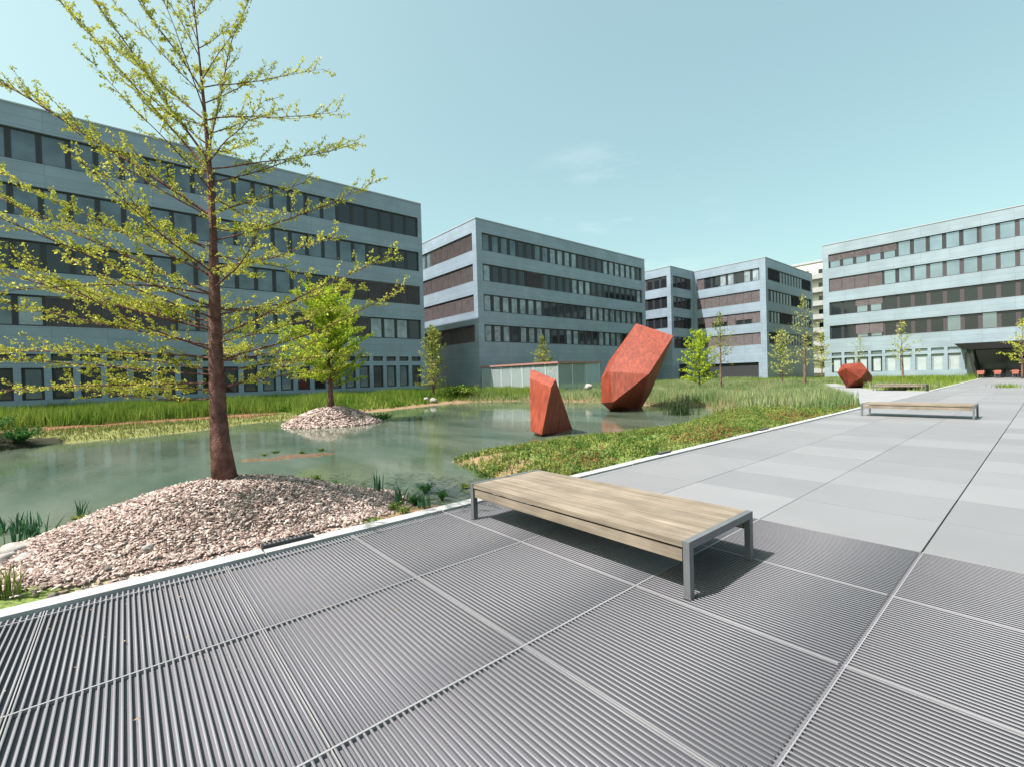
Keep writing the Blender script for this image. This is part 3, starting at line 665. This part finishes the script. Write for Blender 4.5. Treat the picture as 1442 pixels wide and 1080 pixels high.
make_tree('young_tree', 'slim tree with a dark clear trunk beside the bushy yellow green one', style='low', leafm='leaf_olive', barkm='bark_grey', seed=25, nb=50, leaf=.13, dens=.55, z0=.35, group=gt, shape='cone', tuft=4, r0=.14, **tree_at(1015, 38, 443, 62))
make_tree('young_tree', 'tall thinly leaved tree with layered branches before the sharp lit building corner', style='low', leafm='leaf_pale', barkm='bark_grey', seed=26, nb=36, leaf=.14, dens=.55, z0=.22, group=gt, shape='cone', tuft=4, r0=.15, **tree_at(1133, 38, 414, 84))
make_tree('young_tree', 'smaller yellowish tree left of the tall layered one', style='low', leafm='leaf_pale', barkm='bark_grey', seed=27, nb=48, leaf=.15, dens=.6, z0=.2, group=gt, shape='round', tuft=5, r0=.08, **tree_at(1101, 42, 468, 46))
make_tree('young_tree', 'thin tree with flat tiers standing behind the farthest bench', style='low', leafm='leaf_pale', barkm='bark_grey', seed=28, nb=30, leaf=.17, dens=.5, z0=.3, group=gt, shape='cone', tuft=4, r0=.13, **tree_at(1271, 50, 453, 56))
make_tree('young_tree', 'faint wispy tree above the rounded rust sculpture by the right hand block', style='low', leafm='leaf_pale', barkm='bark_grey', seed=29, nb=24, leaf=.15, dens=.45, z0=.35, group=gt, shape='cone', tuft=3, r0=.07, **tree_at(1212, 60, 474, 40))
p = at(1440, 46)
make_tree('young_tree', 'layered yellow green tree in front of the dark canopy at the right edge', (p.x, p.y, 0), 5.9, 2.3, 'low', 'leaf_yellow', 'bark_grey', 30, nb=34, leaf=.15, dens=.6, r0=.10, z0=.25, group=gt, shape='cone', tuft=5)
make_tree('young_tree', 'pale young tree in the gap beside the far cream apartment block', style='low', leafm='leaf_pale', barkm='bark_grey', seed=31, nb=40, leaf=.2, dens=.5, z0=.2, group=gt, shape='round', tuft=4, r0=.09, **tree_at(1158, 62, 470, 30))

# ------------------------------------------------------------------ sculptures
def on_plane(x, y, a, b_, c):      # depth at which the ray through (x, y) meets the plane of three points
    A, B_, C_ = (pt(*q) for q in (a, b_, c)); n_ = (B_-A).cross(C_-A); return n_.dot(A-EYE)/n_.dot(ray(x, y))
def sculpture(label, verts, base):
    bm = bmesh.new()
    for (x, y, d) in verts: bm.verts.new(pt(x, y, d))
    r_ = bmesh.ops.convex_hull(bm, input=bm.verts[:])
    bmesh.ops.delete(bm, geom=[v for v in bm.verts if not v.link_faces], context='VERTS')
    bmesh.ops.dissolve_limit(bm, angle_limit=math.radians(4), verts=bm.verts[:], edges=bm.edges[:])
    bmesh.ops.bevel(bm, geom=bm.edges[:], offset=.012, segments=1, affect='EDGES')
    bmesh.ops.recalc_face_normals(bm, faces=bm.faces[:])
    bmesh.ops.translate(bm, verts=bm.verts[:], vec=-Vector(base))
    me = bpy.data.meshes.new('steel_sculpture'); bm.to_mesh(me); bm.free(); me.materials.append(MAT['corten'])
    o = link('steel_sculpture', me); o.location = base
    tag(o, label, 'sculpture', 'faceted rusty steel sculptures'); return o
D2 = 22.9
k1, k2, k3, k4 = (896, 455.6, D2+.6), (914, 527, D2-1.6), (857, 523, D2-.9), (864, 566, D2-1.3)
k5 = (948.6, 473, on_plane(948.6, 473, k1, k2, k3)+.02); k6 = (929, 488, on_plane(929, 488, k1, k2, k3))
k7 = (847, 567.5, D2-.5); k8 = (846, 534, on_plane(846, 534, k3, k4, k7)+.02)
sculpture('tallest faceted rust red steel sculpture leaning right in the pond', [
 k1, k2, k3, k4, k5, k6, k7, k8, (857,510,D2+.2),(861,580,D2+.1),
 (899,581.5,D2+1.2),(917,552,D2+1.9),(880,478,D2+2.2),(940,488,D2+2.2),(905,560,D2+2.4),(858,545,D2+1.6)], (pt(880,580,D2).x, pt(880,580,D2).y, WATER_Z))
D1 = 14.1
w1, w2, w3, w5 = (776.4, 545, D1-.3), (762.5, 612.5, D1-.45), (747.2, 606.4, D1+.05), (807, 606, D1+1.5)
w4 = (746.2, 533, on_plane(746.2, 533, w1, w2, w3)); w6 = (782.5, 534, on_plane(782.5, 534, w1, w2, w5))
w7 = (747, 519.4, on_plane(747, 519.4, w1, w4, w6))
sculpture('wedge shaped rust steel sculpture with a slanted top, nearest to the wooden bench', [
 w1, w2, w3, w4, w5, w6, w7, (790,585,D1+1.9),(752,600,D1+1.3)], (pt(775,608,D1).x, pt(775,608,D1).y, WATER_Z))
D3 = 36.7
sculpture('rounded low faceted rust sculpture standing by the side path', [
 (1179,525,D3+.2),(1186,513,D3+.4),(1213,510.5,D3+.5),(1222,521,D3-.3),(1228.5,530,D3+.6),(1227,540,D3+.5),(1217,546.5,D3+.2),(1193,547.5,D3+.1),(1190,519,D3-.7),(1212,533,D3-.9),(1197,541,D3-.6),(1200,515,D3+2),(1220,538,D3+1.8),(1186,530,D3+1.6)], (pt(1203,547,D3).x, pt(1203,547,D3).y, 0))
D4 = 39.5
sculpture('small rust orange sculpture by the big tree trunk, at the left block', [
 (362,552,D4),(378,552,D4),(366,533,D4+.2),(376,530,D4+.2),(379,540,D4-.3),(363,543,D4-.2),(370,556,D4-.4),(370,540,D4+.9),(368,550,D4+.8)], (pt(370,555,D4).x, pt(370,555,D4).y, 0))

# ------------------------------------------------------------------ benches
def bench(label):
    r = empty('wooden_bench'); tag(r, label, 'bench', 'low wooden lounging benches on the plaza')
    W, L, Ht = 1.08, 2.74, .415
    t = MB(); nsl = 8; sw = (W)/nsl
    for i in range(nsl): t.box(i*sw+.0025, (i+1)*sw-.0025, .055, L-.055, Ht-.045, Ht)
    t.build('seat', MAT['wood'], r)
    for x in (.012, W-.012-.03):
        a = MB(); a.box(x, x+.03, .065, L-.065, Ht-.155, Ht-.065); a.build('side_rail', MAT['wood'], r)
    a = MB()
    for y in (.5, L/2, L-.5): a.box(.05, W-.05, y-.025, y+.025, Ht-.085, Ht-.047)
    a.build('crossbars', MAT['black'], r)
    for y in (0, L-.05):
        a = MB(); a.box(-.002, W+.002, y, y+.05, Ht-.055, Ht+.003); a.build('end_rail', MAT['steel'], r)
        for x in (-.002, W+.002-.06):
            g_ = MB(); g_.box(x, x+.06, y+.0, y+.05, .006, Ht-.056); g_.box(x-.004, x+.064, y-.004, y+.054, 0, .006); g_.build('leg', MAT['steel'], r)
    return r
def copy_tree(o, parent=None):
    c = o.copy(); COL.objects.link(c)
    if parent: c.parent = parent
    for ch in list(o.children): copy_tree(ch, c)
    return c
b1 = bench('big pale wooden bench with grey steel legs in the foreground'); b1.location = (3.08, 1.71, .003)
b2 = copy_tree(b1); b2.location = (19.1, 1.5, .003); b2['label'] = 'second wooden bench, alone in the middle distance on the plaza'
b3 = copy_tree(b1); b3.location = (39.3, 5.3, .003); b3['label'] = 'farthest wooden bench, in front of grass beside the rounded sculpture'

# kerb drains
gD = 'black slot drains along the kerb'
def drain(x, Lx, label):
    r = empty('slot_drain', (x, 5.06, .02)); tag(r, label, 'drain', gD)
    m = MB(); m.box(0, Lx, .01, .10, -.03, .035); m.build('drain_body', MAT['black'], r)
    m = MB()
    for i in range(int(Lx/.04)): m.box(.02+i*.04, .035+i*.04, .02, .09, .035, .039)
    m.build('grille', MAT['steel'], r)
drain(1.0, .48, 'black slot drain on the kerb below the big conifer mound')
drain(8.1, .4, 'black slot drain on the kerb beyond the foreground bench')
drain(13.0, .5, 'small dark drain farther along the kerb beside the marsh plants')

# ------------------------------------------------------------------ boulders
def boulder(label, loc, s, m='stone', seed=0, group=None, sc=(1, 1, .7)):
    bm = bmesh.new(); bmesh.ops.create_icosphere(bm, subdivisions=3, radius=1)
    for v in bm.verts:
        k_ = 1+.32*mnoise.noise(v.co*1.3+Vector((seed*3.1, 0, 0)))+.12*mnoise.noise(v.co*3.5+Vector((seed, 5, 0)))
        v.co = Vector((v.co.x*sc[0], v.co.y*sc[1], v.co.z*sc[2]))*k_*s
    me = bpy.data.meshes.new('boulder'); bm.to_mesh(me); bm.free(); me.materials.append(MAT[m]); me.polygons.foreach_set('use_smooth', [True]*len(me.polygons))
    o = link('boulder', me); o.location = loc; o.rotation_euler = (0, 0, seed*1.3); tag(o, label, 'boulder', group)
gb = 'boulders on the banks'
for (px, py, z, s, m, lb) in [(22, 778, .04, .11, 'stone', 'largest pale boulder at the left foot of the wood chip mound'), (38, 790, .02, .09, 'stone', 'second pale boulder against the largest one at the mound foot'),
    (8, 790, .02, .09, 'stone', 'pale boulder cut by the left edge beside the grass tuft'),
    (75, 840, .0, .035, 'stone_dark', 'little dark stone low on the chip mound close to the kerb'), (152, 802, .1, .03, 'stone_dark', 'little dark stone halfway up the chip mound'), (208, 772, .15, .045, 'stone', 'little pale stone on the chip mound face')]:
    p = onground(px, py, z); boulder(lb, (p.x, p.y, z+s*.25), s, m, int(px), gb)
for (px, dep, s, lb) in [(599, 34, .2, 'left of the pair of pale boulders at the water edge under the olive tree'), (609, 33.6, .26, 'right of the pair of pale boulders at the water edge under the olive tree'), (828, 34, .3, 'pale boulder in the grass between the two tall sculptures'),
    (1337, 62, .5, 'left pale stone at the grass tip near the entrance canopy'), (1348, 62, .45, 'middle pale stone at the grass tip near the entrance canopy'), (1359, 61, .6, 'right pale stone at the grass tip next to the canopy post')]:
    p = at(px, dep); z = max(gz(p.x, p.y), -.15) if p.y > 5.2 else 0; boulder(lb, (p.x, p.y, z+(.75 if px == 828 else .15)), s, 'stone', int(px), gb)

# dark boulders on the left mound, whose shade is in its soil colour
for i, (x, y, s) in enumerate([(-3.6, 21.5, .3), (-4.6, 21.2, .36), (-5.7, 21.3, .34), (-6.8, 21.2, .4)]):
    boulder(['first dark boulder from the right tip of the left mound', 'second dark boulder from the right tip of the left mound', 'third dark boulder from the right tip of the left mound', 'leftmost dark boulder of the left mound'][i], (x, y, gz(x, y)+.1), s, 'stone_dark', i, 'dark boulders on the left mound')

# ------------------------------------------------------------------ wood chips
def chips(name, n, i, size, thr):
    cx, cy, rx, ry, h = MOUNDS[i]; P = np.column_stack([rng.uniform(cx-rx, cx+rx, n*2), rng.uniform(max(5.14, cy-ry), cy+ry, n*2)])
    mm = mound(P, i); P = P[mm > thr+rng.uniform(-.05, .05, len(P))]; P = P[height(P) > WATER_Z-.02][:n]; z = height(P)
    n = len(P); a = rng.uniform(0, 6.28, n); tl = rng.normal(0, .35, n); s = size*rng.uniform(.4, 1.35, n)
    d = np.stack([np.cos(a)*np.cos(tl), np.sin(a)*np.cos(tl), np.sin(tl)], 1); e = np.stack([-np.sin(a), np.cos(a), rng.normal(0, .4, n)], 1); e /= np.linalg.norm(e, axis=1)[:, None]
    u = np.cross(d, e); c = np.column_stack([P, z+size*.12+rng.uniform(0, size*.25, n)])
    l_, w_, h_ = s[:, None]*.5, s[:, None]*rng.uniform(.09, .24, n)[:, None], s[:, None]*.09
    V = np.stack([c+sx*d*l_+sy*e*w_+sz*u*h_ for sz in (-1, 1) for sx, sy in ((-1,-.6),(1,-1),(.8,1),(-1,.8))], 1).reshape(-1, 3)
    i8 = np.arange(n)*8; F = np.concatenate([np.stack([i8+q for q in f], 1) for f in ((4,5,6,7),(0,1,5,4),(1,2,6,5),(2,3,7,6),(3,0,4,7))])
    return link(name, npmesh(name, V, F, [MAT['chip']]))
cm = MAT['chip'].node_tree; g_ = cm.nodes.new('ShaderNodeNewGeometry'); rr_ = cm.nodes.new('ShaderNodeValToRGB')
for j, (p_, c) in enumerate([(0, (.08, .05, .045)), (.3, (.22, .16, .14)), (.7, (.34, .265, .235)), (1, (.54, .46, .42))]):
    e = rr_.color_ramp.elements[j] if j < 2 else rr_.color_ramp.elements.new(p_)
    e.position = p_; e.color = (*c, 1)
cm.links.new(g_.outputs['Random Per Island'], rr_.inputs[0]); cm.links.new(rr_.outputs[0], cm.nodes['Principled BSDF'].inputs['Base Color'])
tag(chips('wood_chips', 34000, 0, .052, .06), 'pinkish wood chips covering the mound under the big conifer', 'wood chips', kind='stuff')
tag(chips('island_stones', 5000, 1, .14, .2), 'pale broken stones covering the island under the lime green tree', 'gravel', kind='stuff')

# ------------------------------------------------------------------ grasses, reeds and marsh plants
def scatter(n, x0, x1, y0, y1, cond):
    P = np.column_stack([rng.uniform(x0, x1, n), rng.uniform(y0, y1, n)]); P = P[cond(P)]; return np.column_stack([P, height(P)])
def clump(P, s=.8): return .5+.5*np.sin(P[:, 0]*s+np.sin(P[:, 1]*s*1.3)*2)*np.cos(P[:, 1]*s*.9+1)
def stuff(name, label, cat, P, h, w, m, lean=.25, seg=1):
    V, F = blades(P, h, w, lean, seg); return tag(link(name, npmesh(name, V, F, [MAT[m]])), label, cat, kind='stuff')
pav = lambda P: (P[:, 0] > 28.6) & (P[:, 0] < 35.2) & (P[:, 1] > 27.5) & (P[:, 1] < 39.5)
# tall grass before the left block
P = scatter(52000, -14, 28.5, 26.5, 40.4, lambda P: (sdf(P, POND) < -.5) & ((P[:, 1] > 28.8+wob(P, .7, .5)) | (P[:, 0] > 7)) & (mound(P, 1) < .02))
stuff('tall_grass', 'bright green tall grass along the foot of the left block', 'grass', P, (.42+.40*clump(P, 1.1)+.18*rng.random(len(P)))*np.clip(-sdf(P, POND)/2.5, .35, 1), .05+.03*rng.random(len(P)), 'grass', .22)
P = scatter(22000, -14, 8, 21.5, 29.5, lambda P: (sdf(P, POND) < -.05) & (mound(P, 2) < .2) & (rng.random(len(P)) < np.where(np.abs(P[:, 1]-27.7) < .8, .12, 1)))
stuff('short_lawn', 'short yellowish lawn on the left shore of the pond', 'lawn', P, .06+.10*rng.random(len(P)), .03, 'lawn', .3)
# reeds to the right
P = scatter(80000, 20, 62, 5.3, 30, lambda P: (sdf(P, POND) < .1) & (sdf(P, ARM) < -.15) & ~pav(P) & ~((P[:, 1] < 12) & (P[:, 0] > 46)))
dd = -sdf(P, POND); hh = (.22+.26*clump(P, .5)+.2*rng.random(len(P)))*np.clip(.45+dd/3, .4, 1)
stuff('reeds', 'grey green reed bed filling the right side of the pond', 'reeds', P, hh, .035+.02*rng.random(len(P)), 'reed', .25)
P = scatter(9000, 18, 30, 5.3, 30, lambda P: (np.abs(sdf(P, POND)+.3) < .45) & (P[:, 0] > 19) & (sdf(P, ARM) < -.1))
stuff('dry_reed_edge', 'dry brown reed stems along the right waterline', 'reeds', P, .18+.22*rng.random(len(P)), .03, 'reed_dry', .2)
P = scatter(26000, 38.6, 76, 5.2, 40, lambda P: (sdf(P, ARM) < -.15) & ((P[:, 0] > 60) | (P[:, 1] < 12) | (P[:, 1] > 29)) & (P[:, 0]-60 < (P[:, 1]+4)*1.6) & ~((P[:, 1] > 5) & (P[:, 1] < 5.3)))
stuff('bank_grass', 'green grass on the far bank below the right hand block', 'grass', P, .25+.35*clump(P, .4)+.1*rng.random(len(P)), .05, 'grass', .25)
P = scatter(20000, 22, 76, 29, 40.3, lambda P: ~pav(P) & (sdf(P, POND) < -.4))
stuff('meadow_grass', 'meadow grass before the middle blocks', 'grass', P, .5+.3*rng.random(len(P)), .06, 'reed', .25)
P = scatter(14000, 20, 62, 5.3, 36, lambda P: (sdf(P, POND) < -.1) & (sdf(P, ARM) < -.2) & ~pav(P) & (clump(P, .9) > .55) & ~((P[:, 1] < 12) & (P[:, 0] > 46)))
stuff('dead_reeds', 'straw coloured dead stems standing among the reeds', 'reeds', P, .3+.4*rng.random(len(P)), .022, 'reed_dry', .35)
# low marsh plants between the kerb and the water
P = scatter(30000, 4.0, 22.8, 5.16, 9.4, lambda P: (sdf(P, POND) < .12) & (P[:, 0] > 4.9+.6*(P[:, 1]-5.2)*0))
keep_ = rng.random(len(P)) < (.22+.78*(clump(P, 2.6) > .42)); P = P[keep_]
V, F = blades(P, .06+.12*rng.random(len(P)), .02+.015*rng.random(len(P)), .5, 1)
tag(link('marsh_grass', npmesh('marsh_grass', V, F, [MAT['marsh']])), 'short yellow green marsh grass between the kerb and the water', 'ground cover', kind='stuff')
Q = P[rng.random(len(P)) < .75]; Q = np.repeat(Q, 3, 0)+rng.normal(0, .035, (len(Q)*3, 3))*np.array([1, 1, .6])+np.array([0, 0, .07])
V, F = leafquads(Q, .03+.03*rng.random(len(Q)), .3, .6)
tag(link('marsh_leaves', npmesh('marsh_leaves', V, F, [MAT['marsh']])), 'low leafy marsh plants in a patch beyond the foreground bench', 'ground cover', kind='stuff')
P = scatter(9000, 6.0, 22.8, 5.16, 8.6, lambda P: (sdf(P, POND) < -.2) & (clump(P, 1.1) > .42) & (rng.random(len(P)) < np.clip(1.6-(P[:, 1]-5.16)*1.1, .08, 1)))
Q = np.repeat(P, 2, 0)+rng.normal(0, .03, (len(P)*2, 3))*np.array([1, 1, .5])+np.array([0, 0, .09]); V, F = leafquads(Q, .03+.03*rng.random(len(Q)), .3, .6)
tag(link('red_marsh_leaves', npmesh('red_marsh_leaves', V, F, [MAT['marsh_red']])), 'reddish brown low plants along the kerb', 'ground cover', kind='stuff')

def clump_plant(name, label, cat, loc, n, h, w, rad, m, lean=.3, group=None):
    P = np.column_stack([rng.normal(0, rad, n), rng.normal(0, rad, n), np.full(n, -.03)])
    V, F = blades(P, h*rng.uniform(.55, 1.1, n), w, lean, 2); o = link(name, npmesh(name, V, F, [MAT[m]])); o.location = loc
    return tag(o, label, cat, group)
def leafy(name, label, loc, h, rad, n, m, size, group=None):
    r = empty(name, loc); tag(r, label, 'plant', group); st = MB(); pts = []
    for i in range(n):
        a = random.uniform(0, 6.28); q = random.uniform(.2, 1)*rad; top = Vector((math.cos(a)*q, math.sin(a)*q, h*random.uniform(.5, 1)))
        st.tube([(0, 0, -.02), tuple(top*.5+Vector((0, 0, h*.15))), tuple(top)], [.004, .003, .002], 4, cap=False)
        for j in range(10):
            t = .35+.65*j/10; pts.append((top.x*t+random.gauss(0, size*.5), top.y*t+random.gauss(0, size*.5), top.z*t+h*.1+random.gauss(0, size*.3)))
    st.build('stems', MAT['dark_green'], r)
    V, F = leafquads(np.array(pts), size*rng.uniform(.6, 1.2, len(pts)), .3, .6); link('foliage', npmesh('foliage', V, F, [MAT[m]]), r)
def gp(px, py, z=-.1):
    p = onground(px, py, z); return (p.x, p.y, max(gz(p.x, p.y), WATER_Z))
gi = 'iris clumps at the pond edge'
clump_plant('iris_clump', 'dark upright iris clump at the right tail of the chip mound', 'plant', gp(531, 697), 16, .36, .022, .035, 'blue_green', .12, gi)
clump_plant('iris_clump', 'second dark iris clump, just right of the upright one', 'plant', gp(562, 708), 18, .32, .022, .05, 'blue_green', .3, gi)
clump_plant('iris_clump', 'thin iris clump nearest the kerb by the broad leaved plants', 'plant', gp(598, 716), 14, .26, .018, .06, 'blue_green', .25, gi)
clump_plant('iris_clump', 'iris clump behind the left shoulder of the chip mound', 'plant', gp(117, 722), 14, .26, .018, .06, 'blue_green', .2, gi)
clump_plant('iris_clump', 'loose iris clump left of the chip mound above the pale boulders', 'plant', gp(45, 757), 46, .30, .02, .09, 'blue_green', .4, gi)
clump_plant('iris_clump', 'low iris clump between the chip mound and the left picture edge', 'plant', gp(22, 742), 40, .27, .02, .09, 'blue_green', .4, gi)
clump_plant('grass_tuft', 'bright green grass tuft at the left edge next to the kerb', 'plant', gp(8, 845, 0), 34, .30, .016, .04, 'marsh', .25)
clump_plant('rush_clump', 'dark spiky rush clump standing in shallow water right of the tallest sculpture', 'plant', gp(958, 582), 200, .62, .03, .26, 'rush', .3)
clump_plant('grass_tuft', 'single green tuft growing out on the far plaza', 'plant', (44.4, 2.0, 0), 120, .35, .03, .3, 'grass', .4)
gl = 'broad leaved plants at the pond edge'
for px, py, h, rad, m, lb in [(600, 690, .16, .16, 'dark_green', 'dark broad leaved plant rising from the water left of the bench'), (622, 700, .16, .13, 'dark_green', 'darkest broad leaved plant nearest the bench corner'), (585, 708, .14, .14, 'dark_green', 'mid green plant between the iris clumps and the bench'),
    (556, 722, .10, .12, 'marsh', 'yellow green plant at the end of the chip mound by the kerb'), (570, 728, .08, .10, 'marsh', 'lowest yellow green plant touching the kerb'), (655, 683, .07, .10, 'marsh', 'small yellowish plant in the water behind the bench end'),
    (446, 672, .09, .09, 'marsh', 'small pinkish green plant behind the mound crest right of the trunk'), (472, 680, .08, .08, 'dark_green', 'small dark plant behind the mound crest'), (112, 728, .07, .12, 'marsh', 'bright green low plant on the left shoulder of the mound')]:
    leafy('marsh_plant', lb, gp(px, py), h, rad, 26, m, .035, gl)
for i, (px, py) in enumerate([(372, 641), (388, 637), (425, 638), (452, 634)]):
    leafy('pond_weed', ['leftmost', 'second', 'third', 'rightmost'][i]+' little weed tuft from the left on the flat brown mat in the pond', gp(px, py, -.14), .05, .10, 22, 'marsh', .035, 'weed tufts on the brown mat')
# shrubs trailing on the island and on the dark left mound
leafy('island_shrub', 'dark green shrub on the right flank of the stone island', (9.0, 20.0, gz(9, 20)), .35, .6, 60, 'dark_green', .09)
for i, (x, y) in enumerate([(-2.6, 21.6), (-4.4, 22.2), (-3.4, 22.6), (-3.6, 21.3), (-5.2, 21.4)]):
    leafy('mound_shrub', ['dark shrub at the tip of the left mound', 'dark shrub on top of the left mound', 'shrub on the back slope of the left mound', 'low shrub at the water side of the left mound', 'shrub at the picture edge on the left mound'][i], (x, y, gz(x, y)), .5, .7, 90, 'dark_green', .09, 'shrubs on the left mound')
p = at(650, 37); leafy('round_shrub', 'dark rounded shrub in the grass left of the glass pavilion', (p.x, p.y, gz(p.x, p.y)), 1.0, 1.6, 160, 'grass', .2)

# ------------------------------------------------------------------ cafe furniture under the canopy
rd = mat('red_plastic', (.30, .10, .075), .5)
def chair():
    r = empty('cafe_chair'); m = MB(); m.box(-.22, .22, -.22, .22, .43, .46); m.build('seat', rd, r)
    m = MB(); m.box(-.22, .22, .19, .22, .47, .85); m.build('backrest', rd, r)
    for sx in (-.2, .18):
        for sy in (-.2, .17): m = MB(); m.box(sx, sx+.02, sy, sy+.02, 0, .43); m.build('leg', MAT['steel'], r)
    return r
def table():
    r = empty('cafe_table'); m = MB(); m.tube([(0,0,.72),(0,0,.75)], [.4,.4], 20); m.build('tabletop', mat('peach_top', (.4, .26, .2), .5), r)
    m = MB(); m.tube([(0,0,0),(0,0,.02),(0,0,.04),(0,0,.72)], [.22,.22,.025,.025], 10); m.build('pedestal', MAT['steel'], r); return r
c0 = chair(); t0 = table(); first = [True, True]
tl = ['nearest left', 'second', 'third', 'last']
for i, y in enumerate((5.2, 3.9, 2.6, 1.3)):
    t_ = t0 if i == 0 else copy_tree(t0); t_.location = (72.6, y, 0); tag(t_, '%s round cafe table from the left before the dark canopy' % ['first', 'second', 'third', 'fourth'][i], 'table', 'cafe tables before the canopy')
    for k_ in (-1, 1):
        c = c0 if (i == 0 and k_ == -1) else copy_tree(c0); c.location = (72.6+k_*.62, y, 0); c.rotation_euler = (0, 0, -k_*math.pi/2)
        tag(c, 'red cafe chair on the %s side of the %s cafe table from the left' % ('plaza' if k_ < 0 else 'building', ['first', 'second', 'third', 'fourth'][i]), 'chair', 'red cafe chairs before the canopy')

# bits of leaf and bark blown onto the grating
n_ = 420; P = np.column_stack([rng.uniform(-1.5, 14, n_), 4.92-np.abs(rng.normal(0, .9, n_)), np.full(n_, .004)])
V, F = leafquads(P, .012+.022*rng.random(n_), .9, .5); V[:, 2] = .002+np.abs(V[:, 2]-.004)*.3
tag(link('leaf_litter', npmesh('leaf_litter', V, F, [MAT['reed_dry']])), 'scattered leaf bits on the grating near the kerb', 'leaf litter', kind='stuff')
